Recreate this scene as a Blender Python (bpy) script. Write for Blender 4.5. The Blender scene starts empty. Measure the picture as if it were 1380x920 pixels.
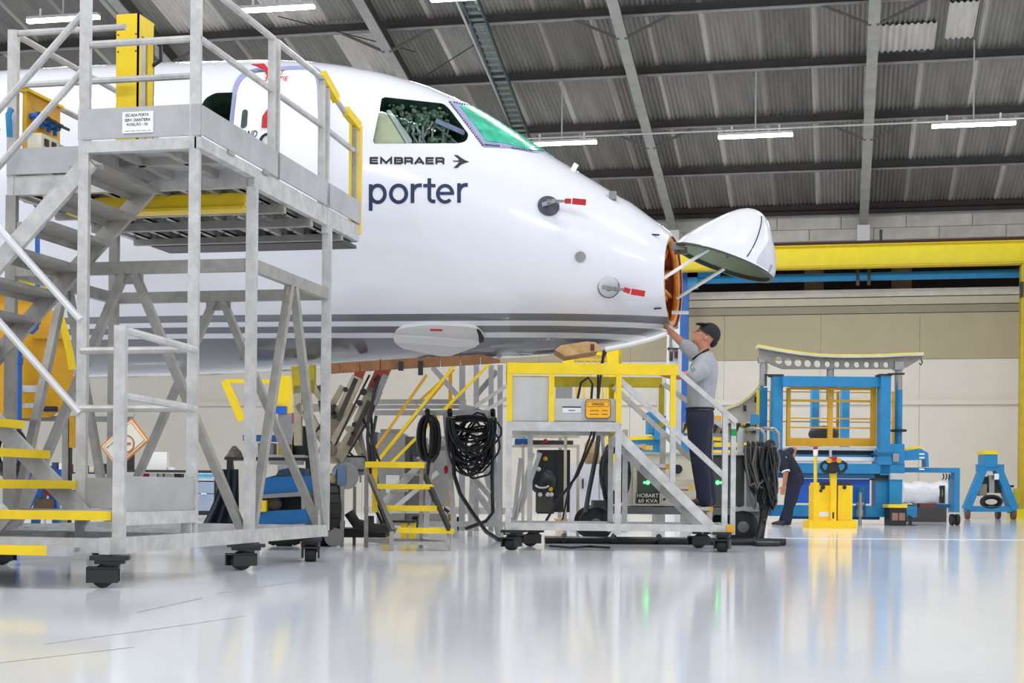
import bpy, bmesh, math, random
from mathutils import Vector, Matrix, noise
from mathutils.bvhtree import BVHTree
from mathutils.geometry import delaunay_2d_cdt
S = bpy.context.scene
COL = S.collection
random.seed(7)
# ---------------------------------------------------------------- camera, sky, exposure
FOC, CX, HY, CAMH = 2000.0, 690.0, 660.0, 0.55          # focal length and horizon of the photograph (1380 px wide)
YAW, ROLL = math.radians(12.3), 0.010
cy, sy_ = math.cos(YAW), math.sin(YAW)
Rv, Fv, Uv = Vector((cy, sy_, 0)), Vector((-sy_, cy, 0)), Vector((0, 0, 1))
Rc = Rv*math.cos(ROLL) + Uv*math.sin(ROLL)
Uc = Uv*math.cos(ROLL) - Rv*math.sin(ROLL)
cam = bpy.data.cameras.new('camera'); co = bpy.data.objects.new('camera', cam); COL.objects.link(co)
cam.sensor_width = 36.0; cam.lens = FOC/1380*36.0
cam.shift_y = (HY-460)/1380.0
cam.clip_end = 400
m = Matrix.Identity(4)
for i, v in enumerate((Rc, Uc, -Fv)):
    m[0][i], m[1][i], m[2][i] = v
m.translation = Vector((0, 0, CAMH)); co.matrix_world = m
S.camera = co
wd = bpy.data.worlds.new('sky'); S.world = wd; wd.use_nodes = True
bg = wd.node_tree.nodes['Background']; bg.inputs[0].default_value = (0.90, 0.95, 1.0, 1); bg.inputs[1].default_value = 0.80
S.view_settings.view_transform = 'Standard'; S.view_settings.look = 'None'
S.view_settings.gamma = 1.0; S.view_settings.use_curve_mapping = False
S.view_settings.exposure = 0.40
TUBE_W = 112.0
# ---------------------------------------------------------------- pixel / world helpers
def ray(px, py): return Fv + Rc*((px-CX)/FOC) + Uc*((HY-py)/FOC)
CAM = Vector((0, 0, CAMH))
def C(px, py, d): return CAM + ray(px, py)*d              # point at camera depth d
def PY(px, py, Y): r = ray(px, py); return CAM + r*(Y/r.y)
def PX(px, py, X): r = ray(px, py); return CAM + r*(X/r.x)
def U(px, d): return (px-CX)/FOC*d
def ZZ(px, py, d): return C(px, py, d).z
def Q(u, d, z): return Rv*u + Fv*d + Uv*z
def GD(px, py): r = ray(px, py); return -CAMH/r.z          # depth of the floor seen at a pixel
def V(*a): return Vector(a)
# ---------------------------------------------------------------- materials
def lin(c): c = c/255.0; return c/12.92 if c <= .04045 else ((c+.055)/1.055)**2.4
MATS = {}
def M(name, rgb, rough=.5, metal=0.0, var=.10, scale=5.0, bump=0.0, spec=.5, emit=0.0, streak=None, alpha=None, rand=0.0, coat=0.0):
    if name in MATS: return MATS[name]
    mt = bpy.data.materials.new(name); mt.use_nodes = True; nt = mt.node_tree; N = nt.nodes; L = nt.links
    b = N['Principled BSDF']; col = tuple(lin(c) for c in rgb)
    b.inputs['Roughness'].default_value = rough; b.inputs['Metallic'].default_value = metal
    b.inputs['Specular IOR Level'].default_value = spec; b.inputs['Coat Weight'].default_value = coat
    b.inputs['Coat Roughness'].default_value = .06
    b.inputs['Base Color'].default_value = (*col, 1)
    tc = N.new('ShaderNodeTexCoord'); nz = N.new('ShaderNodeTexNoise')
    nz.inputs['Scale'].default_value = scale; nz.inputs['Detail'].default_value = 5; nz.inputs['Roughness'].default_value = .65
    if streak:
        mp = N.new('ShaderNodeMapping'); mp.inputs['Scale'].default_value = streak
        L.new(tc.outputs['Object'], mp.inputs[0]); L.new(mp.outputs[0], nz.inputs['Vector'])
    else: L.new(tc.outputs['Object'], nz.inputs['Vector'])
    cr = N.new('ShaderNodeValToRGB'); cr.color_ramp.elements[0].position = .3; cr.color_ramp.elements[1].position = .7
    cr.color_ramp.elements[0].color = (*[c*(1-var) for c in col], 1)
    cr.color_ramp.elements[1].color = (*[min(1, c*(1+var)) for c in col], 1)
    L.new(nz.outputs['Fac'], cr.inputs[0]); last = cr.outputs[0]
    if rand:
        oi = N.new('ShaderNodeObjectInfo'); mr = N.new('ShaderNodeMapRange'); mr.inputs[3].default_value = 1-rand; mr.inputs[4].default_value = 1+rand
        L.new(oi.outputs['Random'], mr.inputs[0]); vm = N.new('ShaderNodeVectorMath'); vm.operation = 'SCALE'
        L.new(last, vm.inputs[0]); L.new(mr.outputs[0], vm.inputs['Scale']); last = vm.outputs[0]
    L.new(last, b.inputs['Base Color'])
    if bump:
        bp = N.new('ShaderNodeBump'); bp.inputs['Strength'].default_value = bump; bp.inputs['Distance'].default_value = .02
        L.new(nz.outputs['Fac'], bp.inputs['Height']); L.new(bp.outputs[0], b.inputs['Normal'])
    if emit:
        b.inputs['Emission Color'].default_value = (*col, 1); b.inputs['Emission Strength'].default_value = emit
    if alpha is not None: b.inputs['Alpha'].default_value = alpha
    MATS[name] = mt; return mt
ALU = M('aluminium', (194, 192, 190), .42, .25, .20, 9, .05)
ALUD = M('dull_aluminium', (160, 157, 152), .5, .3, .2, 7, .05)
PLATE = M('aluminium_plate', (178, 178, 178), .45, .3, .13, 4, .04)
DARKM = M('dark_metal', (52, 52, 54), .5, .3, .25, 8)
BLACK = M('black_rubber', (27, 27, 29), .6, 0, .3, 12)
CABLE = M('cable_rubber', (24, 24, 27), .45, 0, .2, 12)
YEL = M('yellow_paint', (240, 205, 14), .42, 0, .10, 4)
YELB = M('bright_yellow_paint', (246, 226, 12), .45, 0, .06, 3)
OCH = M('ochre_paint', (214, 160, 16), .45, 0, .12, 3)
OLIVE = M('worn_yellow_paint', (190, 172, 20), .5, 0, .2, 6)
BLUE = M('blue_paint', (22, 128, 182), .42, 0, .12, 4)
SKYB = M('light_blue_paint', (58, 168, 234), .4, 0, .06, 4)
VIVB = M('vivid_blue_panel', (14, 104, 218), .4, 0, .04, 2)
DEEPB = M('deep_blue_paint', (24, 92, 172), .42, 0, .10, 4)
WHITE = M('white_paint', (236, 236, 236), .4, 0, .04, 4)
CREAM = M('cream_paint', (222, 214, 192), .45, 0, .08, 4)
GREY = M('grey_paint', (132, 132, 130), .5, 0, .15, 5)
LGREY = M('light_grey_paint', (192, 192, 190), .45, 0, .08, 5)
STEEL = M('steel', (150, 150, 150), .3, .7, .15, 8)
RED = M('red_fabric', (186, 24, 32), .6, 0, .15, 8)
REDP = M('red_oxide_paint', (158, 62, 40), .5, 0, .12, 6)
BEIGE = M('beige_primer', (190, 178, 152), .5, .1, .14, 7)
BROWN = M('brown_lining', (136, 92, 54), .6, 0, .25, 8)
GREEN = M('green_mark', (20, 140, 70), .5)
INK = M('black_ink', (22, 24, 26), .5, 0, .05)
NAVY = M('navy_lettering', (6, 34, 76), .5, 0, .05)
REDINK = M('red_ink', (200, 30, 36), .5, 0, .05)
LAV = M('seal_lavender', (146, 152, 186), .5, 0, .10, 8)
ORANGE = M('orange_primer', (240, 156, 62), .5, 0, .25, 10)
# ---------------------------------------------------------------- mesh builder
WM = {}                                                    # world matrix of every object that has children
def meta(o, label=None, cat=None, group=None, kind=None):
    if label: o['label'] = label
    if cat: o['category'] = cat
    if group: o['group'] = group
    if kind: o['kind'] = kind
    return o
def thing(name, loc, label, cat, group=None, rz=0.0, kind=None):
    o = bpy.data.objects.new(name, None); COL.objects.link(o); o.empty_display_size = .1
    o.location = loc; o.rotation_euler = (0, 0, rz)
    WM[o] = Matrix.Translation(loc) @ Matrix.Rotation(rz, 4, 'Z')
    return meta(o, label, cat, group, kind)
def link(name, me, mat, parent=None, mw=None):
    o = bpy.data.objects.new(name, me); COL.objects.link(o)
    mw = mw or Matrix.Identity(4)
    if parent is not None:
        o.parent = parent; o.matrix_local = WM[parent].inverted() @ mw
    else: o.matrix_world = mw
    WM[o] = mw.copy()
    if mat is not None and not me.materials:
        me.materials.append(mat)
        if max((p.material_index for p in me.polygons), default=0): me.materials.append(mat)
    return o
def frame_of(d, up=Uv):
    d = d.normalized()
    if abs(d.dot(up)) > .98: up = Fv
    s = d.cross(up).normalized(); return s, s.cross(d).normalized()
class mb:
    def __init__(s): s.v = []; s.f = []; s.sm = []; s.mi = []; s.cur = 0
    def add(s, vs, fs, smooth=False):
        k = len(s.v); s.v += [Vector(a) for a in vs]
        for f in fs: s.f.append([i+k for i in f]); s.sm.append(smooth); s.mi.append(s.cur)
        return s
    def hexa(s, p): return s.add(p, [(0,3,2,1),(4,5,6,7),(0,1,5,4),(1,2,6,5),(2,3,7,6),(3,0,4,7)])
    def box(s, c, size, rot=None):
        x, y, z = [a/2 for a in size]; r = rot or Matrix.Identity(3)
        if not isinstance(r, Matrix): r = Matrix.Rotation(r, 3, 'Z')
        c = Vector(c)
        return s.hexa([c + r@Vector(a) for a in ((-x,-y,-z),(x,-y,-z),(x,y,-z),(-x,y,-z),(-x,-y,z),(x,-y,z),(x,y,z),(-x,y,z))])
    def aabb(s, lo, hi): return s.box([(a+b)/2 for a, b in zip(lo, hi)], [abs(b-a) for a, b in zip(lo, hi)])
    def bar(s, p, q, w, h=None, up=Uv):
        p, q = Vector(p), Vector(q); h = w if h is None else h
        a, b = frame_of(q-p, up); a = a*w/2; b = b*h/2
        return s.hexa([p-a-b, p+a-b, p+a+b, p-a+b, q-a-b, q+a-b, q+a+b, q-a+b])
    def tube(s, pts, r, n=8, closed=False, cap=True):
        pts = [Vector(p) for p in pts]; m_ = len(pts); rr = r if isinstance(r, (list, tuple)) else [r]*m_
        ts = []
        for i in range(m_):
            a = pts[i-1] if (i > 0 or closed) else pts[i]; b = pts[(i+1) % m_] if (i < m_-1 or closed) else pts[i]
            t = b-a; ts.append(t.normalized() if t.length > 1e-9 else Uv.copy())
        a, b = frame_of(ts[0]); vs = []
        for i in range(m_):
            if i:
                a = a - ts[i]*a.dot(ts[i])
                a = a.normalized() if a.length > 1e-6 else frame_of(ts[i])[0]
                b = a.cross(ts[i])
                b = -b if b.dot(pb) < 0 else b
            pb = b
            for k in range(n):
                th = 2*math.pi*k/n; vs.append(pts[i] + (a*math.cos(th)+b*math.sin(th))*rr[i])
        fs = []
        for i in range(m_ if closed else m_-1):
            j = (i+1) % m_
            for k in range(n): fs.append((i*n+k, i*n+(k+1)%n, j*n+(k+1)%n, j*n+k))
        if cap and not closed: fs.append(tuple(range(n))[::-1]); fs.append(tuple((m_-1)*n+k for k in range(n)))
        return s.add(vs, fs, True)
    def lathe(s, prof, o, ax, n=20):
        o = Vector(o); ax = Vector(ax).normalized(); a, b = frame_of(ax); vs = []; fs = []
        for r, h in prof:
            for k in range(n):
                th = 2*math.pi*k/n; vs.append(o + ax*h + (a*math.cos(th)+b*math.sin(th))*r)
        for i in range(len(prof)-1):
            for k in range(n): fs.append((i*n+k, i*n+(k+1)%n, (i+1)*n+(k+1)%n, (i+1)*n+k))
        if prof[0][0] > 1e-5: fs.append(tuple(range(n))[::-1])
        if prof[-1][0] > 1e-5: fs.append(tuple((len(prof)-1)*n+k for k in range(n)))
        return s.add(vs, fs, True)
    def prism(s, pts, off, smooth=False):
        pts = [Vector(p) for p in pts]; off = Vector(off); n = len(pts)
        fs = [tuple(range(n))[::-1], tuple(range(n, 2*n))] + [(i, (i+1) % n, n+(i+1) % n, n+i) for i in range(n)]
        return s.add(pts + [p+off for p in pts], fs, smooth)
    def ell(s, c, r, rot=None, n=14, m_=8):
        c = Vector(c); r = r if isinstance(r, (list, tuple)) else (r, r, r); rot = rot or Matrix.Identity(3); vs = []; fs = []
        for i in range(m_+1):
            ph = math.pi*i/m_
            for k in range(n):
                th = 2*math.pi*k/n
                vs.append(c + rot @ Vector((r[0]*math.sin(ph)*math.cos(th), r[1]*math.sin(ph)*math.sin(th), r[2]*math.cos(ph))))
        for i in range(m_):
            for k in range(n): fs.append((i*n+k, (i+1)*n+k, (i+1)*n+(k+1)%n, i*n+(k+1)%n))
        return s.add(vs, fs, True)
    def loft(s, secs, n=14):                                # secs: (centre, axis_a * ra, axis_b * rb)
        vs = []; fs = []
        for c, a, b in secs:
            for k in range(n):
                th = 2*math.pi*k/n; vs.append(Vector(c) + Vector(a)*math.cos(th) + Vector(b)*math.sin(th))
        for i in range(len(secs)-1):
            for k in range(n): fs.append((i*n+k, i*n+(k+1)%n, (i+1)*n+(k+1)%n, (i+1)*n+k))
        fs.append(tuple(range(n))[::-1]); fs.append(tuple((len(secs)-1)*n+k for k in range(n)))
        return s.add(vs, fs, True)
    # camera-aligned pieces (a block turned to face the viewer, given by its outline at its front depth)
    def qbox(s, x0, x1, y0, y1, d, dep):
        u0, u1 = U(x0, d), U(x1, d); z1 = ZZ((x0+x1)/2, y0, d); z0 = 0.0 if y1 is None else ZZ((x0+x1)/2, y1, d)
        return s.hexa([Q(u0,d,z0),Q(u1,d,z0),Q(u1,d+dep,z0),Q(u0,d+dep,z0),Q(u0,d,z1),Q(u1,d,z1),Q(u1,d+dep,z1),Q(u0,d+dep,z1)])
    def qpoly(s, pts, d, dep): return s.prism([C(x, y, d) for x, y in pts], Fv*dep)
    def mesh(s, name, inv=None, tri=False):
        me = bpy.data.meshes.new(name)
        me.from_pydata([inv @ v for v in s.v] if inv else s.v, [], s.f)
        bm = bmesh.new(); bm.from_mesh(me); bmesh.ops.recalc_face_normals(bm, faces=bm.faces)
        if tri: bmesh.ops.triangulate(bm, faces=bm.faces)
        bm.to_mesh(me); bm.free()
        if not tri:
            me.polygons.foreach_set('use_smooth', s.sm)
            me.polygons.foreach_set('material_index', s.mi)
            if any(s.sm): me.set_sharp_from_angle(angle=math.radians(42))
        return me
    def build(s, name, mat, parent=None, label=None, cat=None, group=None, kind=None, org=None):
        mats = mat if isinstance(mat, (list, tuple)) else [mat]
        if org is None:
            if parent is not None: org = WM[parent].translation
            else:
                org = sum(s.v, Vector())/len(s.v); org.z = min(v.z for v in s.v)
        mw = Matrix.Translation(org)
        me = s.mesh(name, mw.inverted())
        for a in mats: me.materials.append(a)
        return meta(link(name, me, None, parent, mw), label, cat, group, kind)
def inst(name, me, parent, mw, mat=None): return link(name, me, mat, parent, mw)
def evald(me, mods):
    o = bpy.data.objects.new('temporary', me); COL.objects.link(o)
    for t, kw in mods:
        md = o.modifiers.new(t, t)
        for k, v in kw.items(): setattr(md, k, v)
    bpy.context.view_layer.update()
    dg = bpy.context.evaluated_depsgraph_get()
    out = bpy.data.meshes.new_from_object(o.evaluated_get(dg), preserve_all_data_layers=True, depsgraph=dg)
    COL.objects.unlink(o); bpy.data.objects.remove(o)
    return out
def organic(b, name, mat, parent, vox=.008, smooth=6, label=None):
    """overlapping lofts fused into one continuous skin"""
    org = WM[parent].translation; mw = Matrix.Translation(org)
    me = b.mesh(name, mw.inverted(), tri=True)
    me = evald(me, [('REMESH', dict(mode='VOXEL', voxel_size=vox, use_smooth_shade=True)), ('SMOOTH', dict(factor=.5, iterations=smooth))])
    me.name = name; me.materials.clear(); me.materials.append(mat)
    me.polygons.foreach_set('use_smooth', [True]*len(me.polygons))
    return meta(link(name, me, None, parent, mw), label)
def text_mesh(t, bold=0.0, slices=0):
    cu = bpy.data.curves.new('text', 'FONT'); cu.body = t; cu.offset = bold; cu.resolution_u = 3; cu.align_x = 'LEFT'
    o = bpy.data.objects.new('temporary', cu); COL.objects.link(o); bpy.context.view_layer.update()
    dg = bpy.context.evaluated_depsgraph_get(); me = bpy.data.meshes.new_from_object(o.evaluated_get(dg))
    COL.objects.unlink(o); bpy.data.objects.remove(o); bpy.data.curves.remove(cu)
    bm = bmesh.new(); bm.from_mesh(me)
    bmesh.ops.remove_doubles(bm, verts=bm.verts, dist=1e-5)
    xs = [v.co.x for v in bm.verts]; ys = [v.co.y for v in bm.verts]; x0, x1, y0, y1 = min(xs), max(xs), min(ys), max(ys)
    for v in bm.verts: v.co = ((v.co.x-x0)/(x1-x0), (v.co.y-y0)/(y1-y0), 0)
    for k in range(1, slices):
        for no, cc in (((0,1,0), (0,k/slices,0)), ((1,0,0), (k/slices,0,0))):
            bmesh.ops.bisect_plane(bm, geom=bm.verts[:]+bm.edges[:]+bm.faces[:], plane_co=cc, plane_no=no)
    bmesh.ops.triangulate(bm, faces=bm.faces)
    bm.verts.ensure_lookup_table()
    r = ([v.co.copy() for v in bm.verts], [[v.index for v in f.verts] for f in bm.faces]); bm.free(); bpy.data.meshes.remove(me)
    return r
def text_on(name, t, o, xv, yv, mat, parent, bold=0.0, th=.002):
    """flat lettering: o lower-left corner, xv width vector, yv height vector"""
    vs, fs = text_mesh(t, bold); xv, yv = Vector(xv), Vector(yv)
    b = mb(); b.add([Vector(o) + xv*v.x + yv*v.y for v in vs], fs)
    me_o = b.build(name, mat, parent); return me_o
def bars(name, mat, parent, *segs):
    """each (p, q, w[, h]) becomes a part of its own"""
    for p, q, w, *h in segs: mb().bar(p, q, w, *(h or ())).build(name, mat, parent)
def tubes(name, mat, parent, r, *paths):
    for p in paths: mb().tube(p, r).build(name, mat, parent)
# ================================================================ THE SETTING
FLOORM = M('epoxy_floor', (238, 241, 247), .10, 0, .05, 1.2, .015, .5, streak=(1.0, .35, 1))
fl = mb().add([(-45,-14,0),(40,-14,0),(40,42,0),(-45,42,0)], [(0,1,2,3)]).build('floor', FLOORM, kind='structure', org=V(0,0,0))
JOINT = M('floor_joint', (150, 148, 146), .5, 0, .2, 10)
for a, b, w in (((185,825),(272,806),.012), ((60,868),(250,842),.008), ((0,893),(180,872),.008), ((290,800),(440,778),.010), ((250,842),(330,830),.006)):
    p, q = [CAM + ray(*k)*GD(*k) for k in (a, b)]
    mb().bar(p+Uv*.0006, q+Uv*.0006, w, .001).build('joint', JOINT, fl)
WLINE = M('white_floor_paint', (240, 240, 240), .3, 0, .03)
p, q = [CAM + ray(*k)*GD(*k) for k in ((1040,725), (1380,726.5))]
mb().bar(p+Uv*.001, q+Rv*3+Uv*.001, .17, .002).build('trim_1', WLINE, kind='structure')
REDL = M('red_floor_paint', (206, 120, 122), .35, 0, .1)
p, q = [CAM + ray(*k)*GD(*k) for k in ((160,701), (330,699))]
mb().bar(p+Uv*.001-Rv*6, q+Uv*.001+Rv*6, .10, .002).build('trim_2', REDL, kind='structure')
# ---- back wall (runs along X at Y = 38)
WY = 38.0
WHW = M('white_wall', (222, 215, 202), .6, 0, .03, 1.5)
BEI = M('beige_wall', (176, 164, 134), .65, 0, .05, 1.2)
BEI2 = M('dark_beige_wall', (148, 140, 120), .65, 0, .05, 1.2)
CONC = M('concrete_block', (216, 211, 202), .8, 0, .16, 2.5, .1, rand=.06)
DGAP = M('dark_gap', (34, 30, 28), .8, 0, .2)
z_w, z_b, z_t, z_l = 3.88, 5.58, 5.62, 2.84
wb = thing('wall_back', (0, WY, 0), None, None, kind='structure')
mb().aabb((-34,WY+.06,0),(20,WY+.3,z_b)).build('core', BEI, wb)
x = -34
while x < 19:
    mb().aabb((x+.004,WY,0.0),(x+2.396,WY+.06,2.765)).build('lower_panel', WHW, wb)
    mb().aabb((x+.003,WY+.01,2.88),(x+2.397,WY+.06,z_w)).build('middle_panel', WHW, wb)
    mb().aabb((x+.003,WY+.015,z_w+.01),(x+2.397,WY+.06,5.02)).build('upper_panel', BEI, wb)
    x += 2.4
mb().aabb((-34,WY-.10,2.76),(20,WY+.02,2.88)).build('ledge', WHW, wb)
mb().aabb((-34,WY-.02,5.04),(20,WY+.06,5.22)).build('band', BEI2, wb)
mb().aabb((-34,WY-.05,5.24),(20,WY+.06,5.42)).build('band', M('pale_beige_wall', (186,178,156), .6, 0, .04), wb)
mb().aabb((-34,WY-.12,5.44),(20,WY+.3,z_t)).build('cap', M('wall_cap', (200,194,180), .6), wb)
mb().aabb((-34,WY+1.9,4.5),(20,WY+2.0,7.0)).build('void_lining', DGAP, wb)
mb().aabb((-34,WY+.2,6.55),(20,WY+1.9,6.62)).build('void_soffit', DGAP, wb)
for px in (1097, 1215):
    c = PY(px, 380, WY+.6)
    mb().lathe([(.25,0),(.25,2.2)], (c.x, WY+.6, 4.9), Uv, 16).build('column', M('brown_column', (122, 92, 72), .7, 0, .1), wb)
up = thing('wall_back_upper', (0, WY, 6.2), None, None, kind='structure')
mb().aabb((-34,WY+.08,6.3),(20,WY+.24,7.75)).build('core', CONC, up)
blk = mb().box((0,0,0),(1.56,.10,.285)).mesh('block'); blk.materials.append(CONC)
for r in range(5):
    for k in range(34):
        inst('block', blk, up, Matrix.Translation((-33+k*1.575+(r%2)*.78, WY+.045+random.uniform(-.006,.006), 6.42+r*.295)))
mb().aabb((-34,WY-.25,7.62),(20,WY+.05,7.74)).build('eave_gutter', M('rust_gutter', (58, 44, 40), .7), up)
# ---- roof
ROOF_T = .22; RZ = 7.70
def RP(X, Y, off=0): return V(X, Y, RZ + ROOF_T*(WY-Y) + off)
ROOFM = M('fibre_cement_sheet', (134, 132, 128), .75, 0, .26, 1.3, .06, .3, rand=.24, streak=(2.2, .25, 1))
roof = thing('ceiling', (0, 20, 10), None, None, kind='structure')
def corr(w, l, waves, seg, amp):
    b = mb(); n = waves*seg
    vs = []; fs = []
    for j in (0, 1):
        for i in range(n+1): vs.append((i*w/n, -j*l, amp*math.cos(2*math.pi*i/seg) + ROOF_T*j*l))
    for i in range(n): fs.append((i, i+1, n+2+i, n+1+i))
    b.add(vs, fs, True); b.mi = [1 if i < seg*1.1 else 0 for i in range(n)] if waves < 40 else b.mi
    return b
PUR = [0, 2.6, 5.05, 7.45, 9.75, 12.1]
LAPM = M('pale_seam_lap', (172, 168, 160), .75, 0, .35, 1.5, .05, .3, rand=.3, streak=(3, .4, 1))  # paler edge waves paint in the bright seam of each sheet
lens = [PUR[i+1]-PUR[i]+.12 for i in range(5)]
metal_l = M('pale_sheet', (196, 192, 186), .7, 0, .22, 2, .05, .3, streak=(2, .3, 1))
for r in range(5):
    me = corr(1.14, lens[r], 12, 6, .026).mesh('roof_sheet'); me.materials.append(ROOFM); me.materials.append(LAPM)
    me2 = me.copy(); me2.materials.clear(); me2.materials.append(metal_l); me2.materials.append(metal_l)
    for k in range(36):
        x = -26 + k*1.06; tilt = random.uniform(.008, .03)
        pale = random.random() < .03
        mw = Matrix.Translation(RP(x, WY-PUR[r]+.06, random.uniform(0,.01))) @ Matrix.Rotation(-tilt, 4, 'Y')
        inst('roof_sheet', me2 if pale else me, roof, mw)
up_me = corr(38.2, 24.5, 382, 4, .016); 
o = link('upper_roof_sheeting', up_me.mesh('upper_roof_sheeting'), ROOFM, roof, Matrix.Translation(RP(-26, WY-PUR[5]))); o['kind'] = 'stuff'
# a few odd replaced sheets
for px, py, w, mt in ((1212,50,.98,metal_l), (1292,32,.45,metal_l)):
    r_ = ray(px, py); t = (RZ-.035+ROOF_T*WY-CAMH)/(r_.z+ROOF_T*r_.y); p = CAM + r_*t
    me = corr(w*1.2, 1.0 if w > .9 else 1.3, 10 if w > .9 else 5, 6, .02).mesh('replaced_sheet')
    inst('replaced_sheet', me, roof, Matrix.Translation(RP(p.x-w/2, p.y+.5, -.05)), mt)
for s in PUR + [14.5, 17.0, 19.5, 22, 24.5, 27, 29.5, 32, 34.5]:
    c = WY-s
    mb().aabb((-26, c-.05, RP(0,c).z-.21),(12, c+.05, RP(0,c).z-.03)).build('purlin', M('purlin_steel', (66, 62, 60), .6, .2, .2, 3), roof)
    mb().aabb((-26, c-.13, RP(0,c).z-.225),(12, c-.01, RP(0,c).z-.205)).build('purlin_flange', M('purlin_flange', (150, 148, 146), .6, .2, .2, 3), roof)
RAFT = M('rafter_steel', (158, 158, 154), .6, .15, .16, 3)
RAFX = [.61+4.7*k for k in range(-5, 3)]
for x in RAFX:
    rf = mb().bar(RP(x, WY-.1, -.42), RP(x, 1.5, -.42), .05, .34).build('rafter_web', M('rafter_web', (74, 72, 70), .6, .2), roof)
    mb().bar(RP(x, WY-.1, -.60), RP(x, 1.5, -.60), .21, .03).build('rafter_flange', RAFT, roof)
    mb().aabb((x-.15, WY-.4, 6.72),(x+.15, WY-.02, 7.18)).build('rafter_bracket', WHITE, roof)
    for s in (PUR[2], PUR[4]):
        for sg in (-1, 1):
            mb().bar(RP(x+sg*.05, WY-s, -.62), RP(x+sg*.95, WY-s, -.2), .05, .05).build('knee_brace', M('brace_steel', (96,92,90), .6), roof)
# thin conduit along the row of lamps, tie rods
for yv, zz in ((PY(1020,176,30.5).y, PY(1020,174,30.5).z),):
    mb().tube([(-20, yv, zz), (12, yv, zz)], .018, 6).build('conduit', LGREY, roof)
for a, b in (((375,22),(560,70)), ((250,150),(375,80)), ((545,120),(640,60))):
    def rr(k):
        q_ = ray(*k); t = (RZ-.5+ROOF_T*WY-CAMH)/(q_.z+ROOF_T*q_.y); return CAM + q_*t
    mb().tube([rr(a), rr(b)], .012, 5).build('tie_rod', DARKM, roof)
def roofpt(px, py, off):
    r_ = ray(px, py); t = (RZ+off+ROOF_T*WY-CAMH)/(r_.z+ROOF_T*r_.y); return CAM + r_*t
# ---- cable ladder under the roof
a, b = roofpt(626, -20, -.72), roofpt(712, 205, -.72)
ct = thing('cable_ladder', (a+b)/2, 'dark green-grey cable ladder running up the roof left of the long rafter', 'cable tray')
TRAY = M('tray_steel', (66, 84, 86), .5, .3, .15)
b = b + (b-a)*.25; a = a - (b-a)*.3; n = 46
for sg in (-1, 1): mb().bar(a+V(sg*.15,0,0), b+V(sg*.15,0,0), .03, .10).build('side_rail', TRAY, ct)
for i in range(n):
    c = a.lerp(b, (i+.5)/n); mb().box(c, (.28,.13,.02)).build('rung', M('tray_rung', (120,140,138), .5, .3), ct)
mb().tube([roofpt(606,-20,-.66), roofpt(693,180,-.66)], .028, 8).build('roof_conduit', LGREY, None, 'pale grey conduit pipe running up the roof beside the cable ladder', 'pipe')
# ---- fluorescent tube lamps
TUBE = M('lit_tube', (255, 255, 255), .5, 0, 0, 1, emit=14)
lamp_mesh = mb().aabb((-.75,-.045,0),(.75,.045,.05)).mesh('tube'); lamp_mesh.materials.append(TUBE)
def lamp(c, label, rod=1.2, w=1.5, group=None):
    t = thing('tube_lamp', c, label, 'lamp', group)
    k = w/1.5
    inst('lit_tube', lamp_mesh, t, Matrix.Translation(c) @ Matrix.Scale(k, 4, (1,0,0)))
    mb().aabb((c.x-.75*k,c.y-.06,c.z+.051),(c.x+.75*k,c.y+.06,c.z+.10)).build('housing', LGREY, t)
    for sx in (-.48, .48): mb().tube([(c.x+sx*k,c.y,c.z+.09),(c.x+sx*k,c.y,c.z+.24)], .022, 6).build('bracket', WHITE, t)
    rz = RP(c.x, c.y).z-.04
    mb().tube([(c.x,c.y,c.z+.09),(c.x,c.y,rz)], .016, 6).build('hanger_rod', LGREY, t)
    la = bpy.data.lights.new('tube_light', 'AREA'); la.shape = 'RECTANGLE'; la.size = w; la.size_y = .12; la.energy = TUBE_W; la.color = (.97, .98, 1)
    lo = bpy.data.objects.new('tube_light', la); COL.objects.link(lo); lo.parent = t
    lo.matrix_local = Matrix.Translation((0,0,-.03))
LAMPS = [((1018,185), 30.3, 'lit tube lamp hanging right of the open nose cone, left of the rafter', 1.5),
         ((1312,170), 28.9, 'lit tube lamp hanging furthest right, near the frame edge', 1.56),
         ((757,195), 31.6, 'lit tube lamp low over the windscreen of the aircraft', 1.5),
         ((373,14), 25.4, 'lit tube lamp above the open service door, at the top edge', 1.35),
         ((632,-1), 24.6, 'lit tube lamp at the top edge, head of the cable ladder', 1.3),
         ((85,28), 26.6, 'lit tube lamp furthest left, behind the tall stair handrail', 1.4)]
for (px, py), d, lb, w in LAMPS: lamp(C(px, py, d), lb, w=w)
for yy in (21.0, 13.0, 5.0):  # unseen lamp rows, added for their light and their streaks on the hull
    for xx in (-15, -9.3, -3.6, 2.1, 7.8):
        c_ = V(xx, yy, 8.6); lm = link('unseen_row_lamp', lamp_mesh, None, roof, Matrix.Translation(c_))
        mb().tube([(c_.x,yy,8.7),(c_.x,yy,RP(xx,yy).z-.04)], .016, 6).build('lamp_rod', LGREY, lm)
        la = bpy.data.lights.new('tube_light', 'AREA'); la.shape = 'RECTANGLE'; la.size = 1.5; la.size_y = .12; la.energy = TUBE_W; la.color = (.97, .98, 1)
        lo = bpy.data.objects.new('tube_light', la); COL.objects.link(lo); lo.parent = lm; lo.matrix_local = Matrix.Translation((0,0,-.03))
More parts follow.
